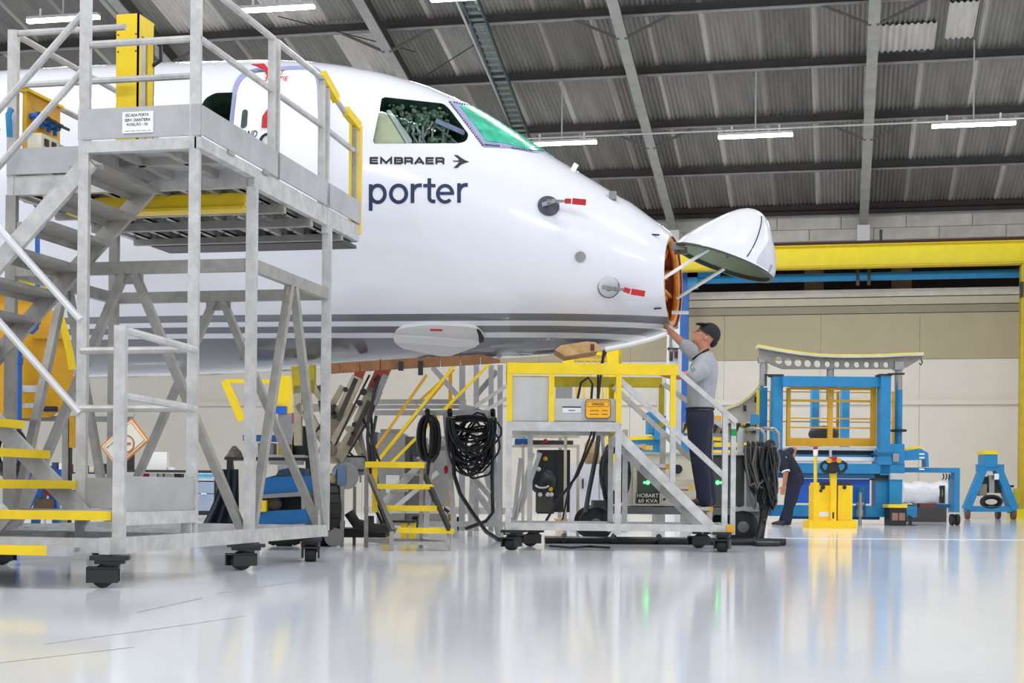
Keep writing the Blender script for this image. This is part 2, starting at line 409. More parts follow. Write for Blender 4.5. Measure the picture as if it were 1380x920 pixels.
# ================================================================ THE AIRCRAFT
YA = 14.8
air = thing('aircraft', (-5, YA, 0), 'white passenger aircraft with grey belly stripes, its nose cone swung open', 'aircraft')
TOP = [(-200,110),(0,98),(100,92),(200,86.5),(300,83),(400,81.5),(440,83.5),(475,87.5),(530,99),(580,112),(630,134),(665,155),(705,181),(745,210),(800,241),(850,271),(892,303)]
BOT = [(-200,518),(0,511),(120,509),(250,507),(400,499),(500,491),(600,485),(680,483),(755,478),(822,468),(860,459),(895,448)]
HW = [(0,.56),(.5,.80),(1,.99),(1.5,1.13),(2,1.24),(2.5,1.33),(3,1.40),(3.5,1.455),(4,1.485),(4.6,1.505),(30,1.505)]
def interp(tab, x):
    if x <= tab[0][0]: (a, b), (c, d) = tab[0], tab[1]
    elif x >= tab[-1][0]: (a, b), (c, d) = tab[-2], tab[-1]
    else:
        for i in range(len(tab)-1):
            if tab[i][0] <= x <= tab[i+1][0]: (a, b), (c, d) = tab[i], tab[i+1]; break
    return b + (d-b)*(x-a)/(c-a)
tw = [(p.x, p.z) for p in (PY(x, y, YA) for x, y in TOP)]
bw = [(p.x, p.z) for p in (PY(x, y, YA) for x, y in BOT)]
XB = -1.60                                                  # station of the nose bulkhead
NT = 96; NCANT = .06                                       # the bulkhead frame stands very slightly skewed
XS = [-13.0 + i*.2 for i in range(35)]; XS += [XS[-1] + (XB-XS[-1])*i/44 for i in range(1, 45)]
def smooth_tab(tab, x, w=.35): return sum(interp(tab, x+o)*k for o, k in ((-w,.25),(0,.5),(w,.25)))
def section(x):
    zt, zb = (smooth_tab(tw, x), smooth_tab(bw, x)) if x < XB-.5 else (interp(tw, x), interp(bw, x))
    b = interp(HW, XB-x); zc = .5*(zt+zb)
    d = Fv.dot(V(x, YA, 0))
    at = math.sqrt(max(.04, (zt-zc)**2 - (b*(zt-CAMH)/d)**2)); ab = math.sqrt(max(.04, (zc-zb)**2 - (b*(zb-CAMH)/d)**2))
    return b, zc, at, ab
ring = []
hv = []
for x in XS:
    b, zc, at, ab = section(x)
    for k in range(NT):
        th = 2*math.pi*k/NT; c, s = math.cos(th), math.sin(th)
        yy = -b*math.copysign(abs(c)**.94, c); hv.append(V(x + (NCANT*yy if x > XB-.001 else 0), YA + yy, zc + (at if s > 0 else ab)*s))
hf = []
for i in range(len(XS)-1):
    for k in range(NT): hf.append((i*NT+k, i*NT+(k+1)%NT, (i+1)*NT+(k+1)%NT, (i+1)*NT+k))
hf.append(tuple(range(NT)))
HB, HZ, HAT, HAB = section(XB)
base = (len(XS)-1)*NT
def nose_ring(x, k_): return [V(x - NCANT*HB*k_*math.cos(2*math.pi*k/NT), YA - HB*k_*math.cos(2*math.pi*k/NT), HZ + k_*(HAT if math.sin(2*math.pi*k/NT) > 0 else HAB)*math.sin(2*math.pi*k/NT)) for k in range(NT)]
n0 = len(hv)
for x, k_ in ((XB, .95), (XB-.24, .95)): hv += nose_ring(x, k_)
mi_start = len(hf)
for k in range(NT): hf.append((base+k, base+(k+1)%NT, n0+(k+1)%NT, n0+k))
for k in range(NT): hf.append((n0+k, n0+(k+1)%NT, n0+NT+(k+1)%NT, n0+NT+k))
hf.append(tuple(range(n0+NT, n0+2*NT)))
bvh = BVHTree.FromPolygons(hv, hf[:mi_start-1])
def hull(px, py, fallback=True):
    r = ray(px, py).normalized(); loc, no, i, d = bvh.ray_cast(CAM, r)
    if loc is None:
        loc, no, i, d = bvh.find_nearest(PY(px, py, YA-.2))
    if no.dot(r) > 0: no = -no
    return loc, no
# paint: stripes follow the height on the hull
HULLM = bpy.data.materials.new('hull_paint'); HULLM.use_nodes = True
nt = HULLM.node_tree; N = nt.nodes; L = nt.links; pb = N['Principled BSDF']
pb.inputs['Roughness'].default_value = .16; pb.inputs['Coat Weight'].default_value = .6; pb.inputs['Coat Roughness'].default_value = .03
tc = N.new('ShaderNodeTexCoord'); sx = N.new('ShaderNodeSeparateXYZ'); L.new(tc.outputs['Object'], sx.inputs[0])
ZREF, ZSP = 1.5, 1.6
def stripe_z(px, y): return hull(px, y)[0].z
edges = (422.5, 432.5, 439.5, 448.5, 455)
pts = [[stripe_z(p, y + k) for y in edges] for p, k in ((330,1.5),(600,0.3))]
x0_, x1_ = hull(330,430)[0].x, hull(600,430)[0].x
slope = sum((b_-a_)/(x1_-x0_) for a_, b_ in zip(*pts))/5
zs = [b_ - slope*(x1_+5) for b_ in pts[1]]                     # object origin is at x = -5
m1 = N.new('ShaderNodeMath'); m1.operation = 'MULTIPLY_ADD'; m1.inputs[1].default_value = -slope
L.new(sx.outputs['X'], m1.inputs[0]); L.new(sx.outputs['Z'], m1.inputs[2])
mr = N.new('ShaderNodeMapRange'); mr.inputs[1].default_value = ZREF; mr.inputs[2].default_value = ZREF+ZSP; L.new(m1.outputs[0], mr.inputs[0])
cr = N.new('ShaderNodeValToRGB'); cr.color_ramp.interpolation = 'CONSTANT'; e = cr.color_ramp.elements
gcol = (*[lin(c) for c in (116, 117, 122)], 1); wcol = (*[lin(c) for c in (226, 227, 235)], 1)
pos = sorted([(z-ZREF)/ZSP for z in zs])
cols = [gcol, wcol, gcol, wcol, gcol, wcol]
e[0].position = 0; e[0].color = cols[0]; e[1].position = pos[0]; e[1].color = cols[1]
for p_, c_ in zip(pos[1:], cols[2:]): q_ = e.new(p_); q_.color = c_
L.new(mr.outputs[0], cr.inputs[0]); L.new(cr.outputs[0], pb.inputs['Base Color'])
INTER = M('cabin_lining', (46, 70, 56), .55, 0, .5, 9, .2)
NOSEIN = M('nose_structure', (150, 66, 22), .5, 0, .35, 9)
me = bpy.data.meshes.new('fuselage'); mwA = Matrix.Translation(WM[air].translation); inv = mwA.inverted()
me.from_pydata([inv @ v for v in hv], [], hf)
bm = bmesh.new(); bm.from_mesh(me); bmesh.ops.recalc_face_normals(bm, faces=bm.faces); bm.to_mesh(me); bm.free()
for a_ in (HULLM, INTER, NOSEIN): me.materials.append(a_)
for i, p_ in enumerate(me.polygons):
    p_.use_smooth = True
    if i >= mi_start+NT: p_.material_index = 2
me.set_sharp_from_angle(angle=math.radians(35))
# openings
def dens(poly, sp):
    out = []
    for i in range(len(poly)):
        a = Vector(poly[i]); b = Vector(poly[(i+1) % len(poly)]); n = max(1, int((b-a).length/sp))
        out += [a.lerp(b, k/n) for k in range(n)]
    return out
def roundp(poly, r=6, n=4):
    out = []; m_ = len(poly)
    for i in range(m_):
        p0, p1, p2 = [Vector(poly[(i+k) % m_]) for k in (-1, 0, 1)]
        ra = min(r, (p0-p1).length*.45, (p2-p1).length*.45)
        a = p1 + (p0-p1).normalized()*ra; b = p1 + (p2-p1).normalized()*ra
        for k in range(n+1):
            t = k/n; out.append((1-t)**2*a + 2*t*(1-t)*p1 + t*t*b)
    return out
SIDEWIN = roundp([(502.5,190.5),(514.5,132.5),(519,130.8),(598,139.5),(606,147),(632,181.5),(628,190.5),(618,193),(505,193.5)], 5)
SHIELD = roundp([(618.5,143),(646,143),(668,152.5),(696,169.5),(745,206.5),(714,202.5),(680,193.5),(655,191),(640,170)], 3)
DOORWAY = roundp([(267,150),(277,132),(290,125),(330,124),(330,196),(300,190)], 5)
def cutter(poly, out, inn):
    pts = [hull(*p)[0] for p in dens(poly, 4)]; no = sum((hull(*p)[1] for p in poly), Vector()).normalized()
    return mb().prism([p+no*out for p in pts], -no*(out+inn)), no
cut = mb(); norms = {}
for nm, pl, dep in (('side', SIDEWIN, .42), ('shield', SHIELD, .30), ('door', DOORWAY, .5)):
    c_, no_ = cutter(pl, .25, dep); norms[nm] = no_; cut.add(c_.v, c_.f)
cme = cut.mesh('cut', inv); cme.materials.append(INTER)
cob = bpy.data.objects.new('cut', cme); COL.objects.link(cob)
me = evald(me, [('BOOLEAN', dict(operation='DIFFERENCE', object=cob, solver='EXACT', material_mode='TRANSFER'))])
COL.objects.unlink(cob); bpy.data.objects.remove(cob)
me.name = 'fuselage'
fus = link('fuselage', me, None, air, mwA)
def inpoly(x, y, poly):
    r = False; n = len(poly)
    for i in range(n):
        x1, y1 = poly[i]; x2, y2 = poly[(i+1) % n]
        if (y1 > y) != (y2 > y) and x < (x2-x1)*(y-y1)/(y2-y1)+x1: r = not r
    return r
def patch(name, poly, mat, off=.006, th=.02, sp=7, parent=air, label=None, kind=None):
    """a thin shell that follows the hull, outlined as seen from the camera"""
    bd = dens(poly, sp); xs = [p[0] for p in bd]; ys = [p[1] for p in bd]
    P2 = [Vector((p[0], p[1])) for p in bd]; n = len(P2); E = [(i, (i+1) % n) for i in range(n)]
    pl = [tuple(p) for p in bd]
    y = min(ys)+sp*.6
    while y < max(ys):
        x = min(xs)+sp*.6
        while x < max(xs):
            if inpoly(x, y, pl) and min((Vector((x, y))-q).length for q in P2) > sp*.45: P2.append(Vector((x, y)))
            x += sp
        y += sp
    vs, es, fs, *_ = delaunay_2d_cdt(P2, E, [], 1, 1e-4)
    top = []; low = []
    for v in vs:
        l, no = hull(v.x, v.y); top.append(l+no*off); low.append(l+no*(off-th))
    b = mb(); b.add(top, [tuple(f) for f in fs], True)
    cnt = {}
    for f in fs:
        for i in range(len(f)):
            k = (f[i], f[(i+1) % len(f)]); cnt[tuple(sorted(k))] = cnt.get(tuple(sorted(k)), 0)+1
    b.add(top+low, [(a, c, c+len(top), a+len(top)) for (a, c), q in cnt.items() if q == 1])
    o = b.build(name, mat, parent)
    bm = bmesh.new(); bm.from_mesh(o.data); bmesh.ops.remove_doubles(bm, verts=bm.verts, dist=1e-5); bmesh.ops.recalc_face_normals(bm, faces=bm.faces); bm.to_mesh(o.data); bm.free()
    o.data.set_sharp_from_angle(angle=math.radians(40))
    return meta(o, label, None, None, kind)
def hull_text(name, t, x0, y0, w, h, mat, bold=0, dy=0.0, off=.004, parent=air, sl=10, shear=0.0):
    """lettering painted on the hull; x0,y0 lower left"""
    vs, fs = text_mesh(t, bold, sl); b = mb(); pts = []
    for v in vs:
        l, no = hull(x0+v.x*w+v.y*shear, y0-v.y*h+v.x*dy); pts.append(l+no*off)
    b.add(pts, fs, True); return b.build(name, mat, parent)
# cockpit windows
GLASS = bpy.data.materials.new('window_glass'); GLASS.use_nodes = True
g = GLASS.node_tree.nodes['Principled BSDF']; g.inputs['Base Color'].default_value = (.75,.92,.85,1); g.inputs['Roughness'].default_value = .03
g.inputs['Transmission Weight'].default_value = 1; g.inputs['IOR'].default_value = 1.08
TEAL = M('teal_filmed_glass', (72, 178, 146), .16, 0, .45, 6, 0, .15)
patch('side_window_pane', SIDEWIN, GLASS, .002, .008, 6)
patch('windscreen_frame', roundp([(603,136),(620,137.0),(646,140),(669,150),(700,170),(750,207.5),(716,205.5),(690,200),(652,198.5),(641,180),(628,164)],3), LAV, .006, .02, 5)
patch('windscreen_pane', SHIELD, TEAL, .012, .02, 5)
riv = mb()
for a, b, n in (((606,139),(650,196),22),((654,196),(672,197.5),7),((690,200),(716,204),9),((612,139),(640,145),9)):
    for k in range(n):
        l, no = hull(a[0]+(b[0]-a[0])*k/(n-1), a[1]+(b[1]-a[1])*k/(n-1)); riv.ell(l+no*.01, .011, None, 5, 3)
riv.build('windscreen_fasteners', M('fastener', (90, 88, 110), .4, .4), air, kind='stuff')
# inside the side window: cream cover, window post, padding and pipes
def inside(px, py, dep):
    l, no = hull(px, py); return l - norms['side']*dep
mb().prism([inside(x, y, .05) for x, y in ((504,193),(503.5,180),(509,150),(514,145),(521,147),(546,187),(547,193))], -norms['side']*.03).build('cream_cover', M('cream_fabric', (222, 214, 184), .7, 0, .12, 6, .3), air)
mb().prism([inside(x, y, .03) for x, y in ((521,146),(526,145),(556,186),(554,193.5),(547,193.5),(546.5,187))], -norms['side']*.03).build('window_post', LGREY, air)
mb().bar(inside(588,158,.05), inside(627,175,.05), .02, .05).build('window_rail', LAV, air)
cl = mb(); rnd = random.Random(3)
for k in range(190):
    x, y = rnd.uniform(520, 630), rnd.uniform(132, 193)
    if inpoly(x, y, [tuple(p) for p in SIDEWIN]) and x > 521+(y-147)*.9: cl.ell(inside(x, y, rnd.uniform(.14,.40)), [rnd.uniform(.015,.06) for _ in range(3)], None, 7, 5)
for k in range(90):
    x, y = rnd.uniform(524, 616), rnd.uniform(134, 160)
    if inpoly(x, y-1.5, [tuple(p) for p in SIDEWIN]) and inpoly(x, y+3, [tuple(p) for p in SIDEWIN]): cl.ell(inside(x, y, rnd.uniform(.06,.13)), [rnd.uniform(.010,.030) for _ in range(3)], None, 7, 5)
cl.build('cockpit_padding', M('padding', (104, 128, 110), .45, 0, .75, 26), air, kind='stuff')
pp = mb()
for k in range(12):
    a = (rnd.uniform(528,600), rnd.uniform(134,150)); pp.tube([inside(*a,.2), inside(a[0]+rnd.uniform(-10,25), a[1]+rnd.uniform(15,30), .12), inside(a[0]+rnd.uniform(-10,30), a[1]+45, .2)], .012, 6)
pp.build('cockpit_pipes', M('pipe_grey', (150,156,158), .4, .3, .2), air, kind='stuff')
# service door, standing proud of its doorway
DOOR = roundp([(315,215),(319,165),(323,128),(331,114),(348,107),(395,104),(415,104),(424,109),(428,122),(431,200),(430,300),(315,300)], 7)
patch('door_seal', roundp([(307,215),(311,165),(316,117),(325,103),(345,96),(395,93),(421,93),(434,99),(438,116),(441,200),(440,300),(307,300)], 8), LAV, .035, .045, 8)
door = patch('service_door', DOOR, M('door_paint', (242,242,245), .2, 0, .02, coat=.4), .075, .05, 8)
hull_text('door_lettering', 'EXIT', 362, 110.5, 22, 6, REDINK, .01, -.3, .079, air, 2, 2)
hull_text('door_lettering', 'SORTIE', 358, 118.2, 31, 5.8, REDINK, .01, -.3, .079, air, 2, 2)
hull_text('door_lettering', 'AND', 329, 190, 20, 8.5, INK, .015, .25, .079, air, 2, 2)
patch('door_window', roundp([(328,178),(330,156),(335,154.5),(337,157),(336,176),(331,179)],3), M('dark_glass', (74,88,80), .1, 0, .3), .081, .01, 4)
lk = mb(); l, no = hull(365,197); lk.tube([l+no*.085+ (Rv*math.cos(t*.3927)+Uv*math.sin(t*.3927))*.075 for t in range(16)], .014, 6, True); lk.build('door_handle_ring', BLACK, air)
for pl in ([(341,98),(358,97),(367,108),(378,120),(378,128),(371,126),(357,104),(346,99)], [(356,178),(357,164),(366,152),(371,139),(374,158),(379,166),(377,178)]):
    patch('warning_streamer', pl, RED, .09, .01, 6)
# hull lettering
def hull_strokes(name, strokes, mat, off=.004):
    """lettering painted with strokes of even width; each stroke is (points, width, closed)"""
    b = mb()
    for k, (pts, w, closed) in enumerate(strokes):
        P_ = [Vector(p) for p in pts]; n = len(P_); L_ = []; R__ = []
        for i in range(n):
            a = P_[i-1] if (i > 0 or closed) else None; c = P_[(i+1) % n] if (i < n-1 or closed) else None
            d1 = (P_[i]-a).normalized() if a is not None else (c-P_[i]).normalized(); d2 = (c-P_[i]).normalized() if c is not None else d1
            n1 = Vector((-d1.y, d1.x)); n2 = Vector((-d2.y, d2.x)); m_ = (n1+n2); m_ = m_.normalized() if m_.length > 1e-4 else n1
            m_ = m_*(w/2)/max(.45, m_.dot(n1)); L_.append(P_[i]+m_); R__.append(P_[i]-m_)
        segs = n if closed else n-1
        for i in range(segs):
            j = (i+1) % n; q = max(1, int((P_[j]-P_[i]).length/4))
            for s_ in range(q):
                quad = [L_[i].lerp(L_[j], s_/q), L_[i].lerp(L_[j], (s_+1)/q), R__[i].lerp(R__[j], (s_+1)/q), R__[i].lerp(R__[j], s_/q)]
                vs = []
                for p in quad: l, no = hull(p.x, p.y); vs.append(l+no*(off+.0004*k))
                b.add(vs, [(0,1,2,3)], True)
    return b.build(name, mat, air)
def arc_(cx_, cy2, rx, ry, a0, a1, n=20): return [(cx_+rx*math.cos(math.radians(a0+(a1-a0)*i/n)), cy2+ry*math.sin(math.radians(a0+(a1-a0)*i/n))) for i in range(n+1)]
ts_ = []
def lt(ch, x0, x1, dy):
    ts_ = []
    t, m_, b_ = 212.9+dy, 216.4+dy, 219.9+dy; e_ = 1.1; W_ = 2.8; md = (x0+x1)/2; l = x0+1.4; r = x1-1.4
    if ch == 'E': ts_.extend([([(x1,t),(l,t),(l,b_),(x1,b_)],W_,False), ([(l,m_),(x1-.6,m_)],2.1,False)])
    if ch == 'M': ts_.append(([(l,b_+e_),(l,t+.2),(md,b_-.3),(r,t+.2),(r,b_+e_)],2.9,False))
    if ch == 'B': ts_.extend([([(l,t),(x1-3,t),(r,t+1.1),(r,m_-1.2),(x1-2.2,m_),(r+.2,m_+1.2),(r+.2,b_-1.1),(x1-3,b_),(l,b_)],W_,True), ([(l,m_),(x1-2.4,m_)],2.0,False)])
    if ch == 'R': ts_.extend([([(l,b_+e_),(l,t),(x1-3,t),(r,t+1.1),(r,m_),(x1-3,m_+.9),(l,m_+.9)],W_,False), ([(x1-4.2,m_+.9),(r-.2,m_+1.8),(r,b_+e_)],W_,False)])
    if ch == 'A': ts_.extend([([(x0+.6,b_+e_),(md,t),(x1-.6,b_+e_)],2.9,False), ([(x0+3,b_-1.4),(x1-3,b_-1.4)],2.0,False)])
    hull_strokes('title_letter', ts_, INK)
for i, (ch, a, c) in enumerate((('E',498.2,509.6),('M',512.3,528.6),('B',531,543.3),('R',544.7,556.8),('A',558.3,571.7),('E',573.5,584.6),('R',586.7,599))): lt(ch, a, c, i*.06)
w5 = 5.0
for st_ in (
    [([(499.6,248.3),(499.6,284)],w5,False), (arc_(509.2,261.3,9.6,11.3,0,360,28)[:-1],w5,True)],
    [(arc_(537.2,261.2,10.4,11.3,0,360,28)[:-1],w5,True)],
    [([(555.9,247.6),(555.9,273.6)],w5,False), (arc_(565.5,260.5,9.6,10.8,182,275,9)+[(568.6,249.6)],w5,False)],
    [([(578.6,240.3)]+arc_(584.0,266.3,5.4,5.2,180,90,6)+[(586.8,271.3)],w5,False), ([(570.4,250.2),(587,250.2)],4.6,False)],
    [([(590.5,260.6),(612.0,260.6)],4.2,False), (arc_(599.9,261.2,9.9,11.0,-3,-315,26),w5-.3,False)],
    [([(618.6,247),(618.6,273.2)],w5,False), (arc_(627.6,260,9.0,10.8,182,275,9)+[(630.4,249.2)],w5,False)]): hull_strokes('operator_letter', st_, NAVY)
def qp(ox, oy, *p): return [(ox+a/4, oy+b/4) for a, b in p]
patch('bird_emblem', qp(480,80,(527,516),(546,517),(570,534),(590,546),(606,551),(606,554),(588,558),(566,568),(545,585),(525,585),(545,566),(556,552),(522,551),(522,547),(556,546),(546,532)), INK, .005, .004, 5)
# probes
def disc(px, py, r, mat, name, off=.004, h=.012):
    l, no = hull(px, py); return mb().lathe([(r,0),(r,h)], l+no*off, no, 28).build(name, mat, air)
def probe(px, py, r, dark):
    disc(px, py, r, M('probe_base', (96,100,112), .3, .5) if dark else M('probe_base_pale', (214,214,218), .3, .1), 'probe_base')
    l, no = hull(px, py)
    if not dark: mb().tube([l+no*.018+(Rv*math.cos(t*.2618)+Uv*math.sin(t*.2618))*r for t in range(24)], .006, 5, True).build('probe_ring', M('ring_grey',(90,90,96),.4), air)
    mb().bar(l+no*.02-Rv*r*.5, l+no*.10+Rv*r*.5, .05, .04).build('probe_mast', STEEL, air)
    mb().tube([l+no*.09-Rv*.03, l+no*.10+Rv*r*1.35], [.02,.012], 8).build('pitot_tube', STEEL, air)
    s = l+no*.10+Rv*(r*1.3)
    mb().bar(s, s+Rv*.06+Uv*(.0 if dark else -.02), .025, .045).build('red_cover', RED, air)
    mb().bar(s+Rv*.07+Uv*(.0 if dark else -.02), s+Rv*.20+Uv*(-.01 if dark else -.04), .02, .055).build('red_cover', RED, air)
probe(739, 278, .105, True); probe(820, 386.5, .10, False)
disc(782, 346, .05, STEEL, 'static_port', .003, .02)
l, no = hull(824, 267); mb().box(l+no*.03, (.07,.05,.08)).build('sensor_housing', GREY, air)
l, no = hull(774, 226); mb().bar(l-no*.02, l+no*.06, .02, .05).build('antenna_stub', WHITE, air)
for px, py in ((882,317),(885,415)):
    l, no = hull(px, py); mb().bar(l+no*.012-Rv*.03, l+no*.02+Rv*.04-Uv*.01*(1 if py < 400 else -1), .012, .014).build('alignment_pin', INK, air)
# pale fairing on the belly stripes
FAIR = roundp(qp(480,400,(203,212),(212,178),(250,152),(400,138),(600,146),(650,156),(682,185),(690,205),(665,235),(640,255),(495,306),(440,300),(250,262),(210,232)), 5)
patch('belly_fairing', FAIR, M('fairing_paint', (218,216,216), .3, 0, .03), .035, .05, 6)
patch('fairing_stripe', qp(480,400,(204,195),(215,192),(400,200),(655,218),(664,235),(640,254),(500,248),(300,234),(212,228),(204,212)), WHITE, .039, .005, 6)
patch('fairing_vent', roundp(qp(480,400,(650,155),(670,165),(692,205),(688,224),(664,228),(662,190)),2), INK, .045, .012, 4)
b_ = mb()
patch('fairing_marking', qp(480,400,(402,158),(468,160),(468,168),(402,167)), REDINK, .041, .004, 5)
# gear bay: brown lining strip along the belly, black clips, cardboard guard, lip
d_ = 14.35
strip = [(432,492),(500,487),(560,483),(600,481),(655,478),(668,482),(678,488),(640,491),(600,493),(500,499),(432,504)]
for i in range(9):
    xa, xb = 432+i*27, 432+(i+1)*27-1.2
    def yt(x): return interp([(432,490),(500,486),(560,482),(600,480),(655,477),(678,486)], x)
    def yb(x): return interp([(432,504),(500,499),(600,493),(640,491),(678,488)], x)
    mb().qpoly([(xa,yt(xa)),(xb,yt(xb)),(xb,yb(xb)),(xa,yb(xa))], d_+.01*(i%2), .06).build('bay_panel', BROWN, air)
for x, y0, y1 in ((538.5,487,499),(565,486,505)): mb().qbox(x-3.2, x+3.2, y0, y1, d_-.03, .05).build('clip', BLACK, air)
mb().qpoly([(748,471),(756,465),(790,460),(803,461),(808,468),(806,473),(762,480)], 13.9, .5).build('cardboard_guard', M('cardboard', (196,160,112), .8, 0, .3, 9, .2), air)
mb().qbox(794, 799, 463.5, 472, 13.88, .03).build('guard_label', M('label_brown', (96,52,40), .7), air)
mb().tube([C(815,471,14.3), C(850,464,14.35), C(880,456,14.45), C(897,450,14.5)], .026, 8).build('belly_lip', WHITE, air)
# ---- nose bulkhead structure (orange), set back in the open nose
nb = thing('nose_bulkhead', (XB-.2, YA, HZ), None, None); del_ = None
nb.parent = air; nb.matrix_local = inv @ Matrix.Translation((XB-.2, YA, HZ)); WM[nb] = Matrix.Translation((XB-.2, YA, HZ))
def nr(x, k_, t): return V(x - NCANT*HB*k_*math.cos(t), YA-HB*k_*math.cos(t), HZ+k_*(HAT if math.sin(t) > 0 else HAB)*math.sin(t))
for k_, x, r_ in ((.90, XB-.05, .035), (.62, XB-.17, .03)):
    mb().tube([nr(x, k_, 2*math.pi*i/40) for i in range(40)], r_, 8, True).build('frame_ring', ORANGE, nb)
for i in range(10):
    t = 2*math.pi*i/10+.2; mb().bar(nr(XB-.18,.15,t), nr(XB-.12,.93,t), .035, .05, V(1,0,0)).build('frame_rib', ORANGE, nb)
for z in (-.34,-.12,.1,.32):
    mb().box((XB-.13, YA, HZ+z), (.05, HB*1.7*math.sqrt(max(.1,1-(z/HAT)**2)), .035)).build('frame_beam', ORANGE, nb)
rb = mb()
for i in range(18):
    t = 2*math.pi*i/18; rb.ell(nr(XB-.04,.88,t), .016, None, 6, 4)
rb.build('frame_holes', INK, nb, kind='stuff')
# ---- radome, swung up on its top hinge
A_, B_ = PY(909, 331, YA), PY(1043, 375, YA)
RC = (A_+B_)/2; e1 = (B_-A_).normalized(); e2 = V(0,1,0); e3 = e1.cross(e2); e3 = -e3 if e3.z < 0 else e3
e2 = (e2*.998 + e3*-.06).normalized(); e3 = e1.cross(e2); e3 = -e3 if e3.z < 0 else e3
Rr = (B_-A_).length/2
rad = thing('radome', RC, None, None); rad.parent = air; rad.matrix_local = inv @ Matrix.Translation(RC); WM[rad] = Matrix.Translation(RC)
DOMEH = 1.13
def dome_r(h): return interp([(0,1),(.18,.925),(.36,.80),(.49,.70),(.62,.585),(.75,.47),(.86,.345),(.93,.24),(.975,.14),(1.0,0)], h)
def dome(k_, hk, name, mat, n=48, m_=18, x0=0.0):
    b = mb(); vs = []; fs = []
    for i in range(m_+1):
        h = math.sin(i/m_*math.pi/2); r = dome_r(h)
        for k in range(n):
            th = 2*math.pi*k/n
            vs.append(RC + e1*(Rr*k_*r*math.cos(th) + .22*h*Rr) + e2*(Rr*k_*r*math.sin(th)) + e3*(h*hk+x0))
    for i in range(m_):
        for k in range(n): fs.append((i*n+k, i*n+(k+1)%n, (i+1)*n+(k+1)%n, (i+1)*n+k))
    b.add(vs, fs, True); return b.build(name, mat, rad)
dome(1.0, DOMEH*Rr, 'radome_shell', M('radome_paint', (226,227,233), .15, 0, .02, coat=.5))
dome(.955, DOMEH*Rr*.94, 'radome_liner', M('radome_liner', (150,168,142), .5, 0, .12, 4), x0=.012)
rim = mb()
for a_, b2 in ((1.0,.955),):
    vs = [RC + e1*(Rr*k_*math.cos(2*math.pi*k/48)) + e2*(Rr*k_*math.sin(2*math.pi*k/48)) + e3*o for k_, o in ((1.0,0),(1.0,-.018),(.93,-.018),(.93,.02)) for k in range(48)]
    rim.add(vs, [(i*48+k, i*48+(k+1)%48, (i+1)*48+(k+1)%48, (i+1)*48+k) for i in range(3) for k in range(48)], True)
rim.build('radome_rim', M('radome_rim', (58,70,62), .5), rad)
def dp(th, h, off=.004):                                    # point on the dome skin at angle th and relative height h
    r = dome_r(h); th = math.radians(th); q = RC + e1*.22*h*Rr + e3*h*DOMEH*Rr
    o_ = e1*math.cos(th) + e2*math.sin(th)
    return q + o_*Rr*r + (o_ + e3*.5).normalized()*off
mb().tube([dp(-62+k*1.0, .06+k*.075) for k in range(12)], .006, 5).build('lightning_strip', INK, rad)
gp = mb(); gv = [[dp(-48+52*i/9, .03+(.52*(1-((i-4.5)/5.2)**2))*j/8) for i in range(10)] for j in range(9)]
gp.add([p for row in gv for p in row], [(j*10+i, j*10+i+1, (j+1)*10+i+1, (j+1)*10+i) for j in range(8) for i in range(9)], True)
gp.build('grey_patch', M('tip_grey', (196,196,204), .3), rad)
for k in (.2, 1.7): mb().bar(RC+e1*Rr*.55*k-e2*Rr*.7+e3*-.03, RC+e1*Rr*.55*k-e2*Rr*.7+e3*.05, .02).build('latch', STEEL, rad)
# hinge and stays
mb().box(A_+V(.05,-.16,-.03), (.13,.04,.07)).build('hinge', M('hinge_grey',(140,144,140),.4,.3), rad)
mb().box(A_+V(.05,.14,-.03), (.13,.04,.07)).build('hinge', MATS['hinge_grey'], rad)
def rin(px, py, d): return C(px, py, d)
mb().tube([C(890,377.5,14.35), C(955,336,14.5)], .017, 8).build('stay_rod', WHITE, air)
mb().tube([C(912,402,14.95), C(976,362,14.75)], .017, 8).build('stay_rod', WHITE, air)
mb().tube([C(905,421,14.9), C(928,421,14.9)], .02, 6).build('locating_peg', WHITE, air)
# ---- beige struts with red upper ends under the belly (landing gear of the nose)
def strut(name, mat, a, b, w, d, dep=.10, up=Fv):
    return mb().bar(C(*a, d), C(*b, d), dep, w, up=Fv.cross((C(*b,d)-C(*a,d)).normalized())).build(name, mat, air)
strut('gear_arm_top', REDP, (521,488), (502,530), .135, 14.7); strut('gear_arm', BEIGE, (506,524), (486,570), .15, 14.7); strut('gear_arm', BEIGE, (492,560), (456,618), .12, 14.72)
strut('gear_arm_top', REDP, (489,492), (476,525), .09, 15.1); strut('gear_arm', BEIGE, (482,508), (455,566), .11, 15.05); strut('gear_arm', BEIGE, (458,560), (433,612), .09, 15.05)
strut('gear_arm', BEIGE, (478,545), (446,600), .06, 14.9); strut('gear_link', BEIGE, (448,592), (470,622), .08, 14.85)
strut('gear_link', M('dark_link',(70,66,62),.5,.3), (480,510), (456,565), .035, 14.6); strut('gear_link', MATS['dark_link'], (512,520), (497,560), .035, 14.55); strut('gear_link', MATS['dark_link'], (452,545), (432,580), .03, 14.9)
for x, y, r_ in ((490,528,.035),(485,543,.03),(507,512,.025),(466,525,.025),(478,572,.025),(476,584,.022),(450,562,.02),(441,577,.02)):
    mb().lathe([(r_,0),(r_,.03)], C(x,y,14.60), -Fv, 12).build('pin', DARKM, air)
for a, b in (((402,520),(402,600)),((402,545),(440,600)),((412,550),(452,548)),((452,548),(432,592)),((412,552),(425,580)),((418,515),(440,545))):
    strut('gear_truss', BEIGE, a, b, .075, 15.2)
strut('gear_truss', OLIVE, (400,494), (402,530), .10, 15.2); strut('gear_truss', OLIVE, (421,492), (421,530), .06, 15.2)
mb().qbox(438, 455, 598, 624, 14.7, .3).build('gear_knuckle', BEIGE, air)
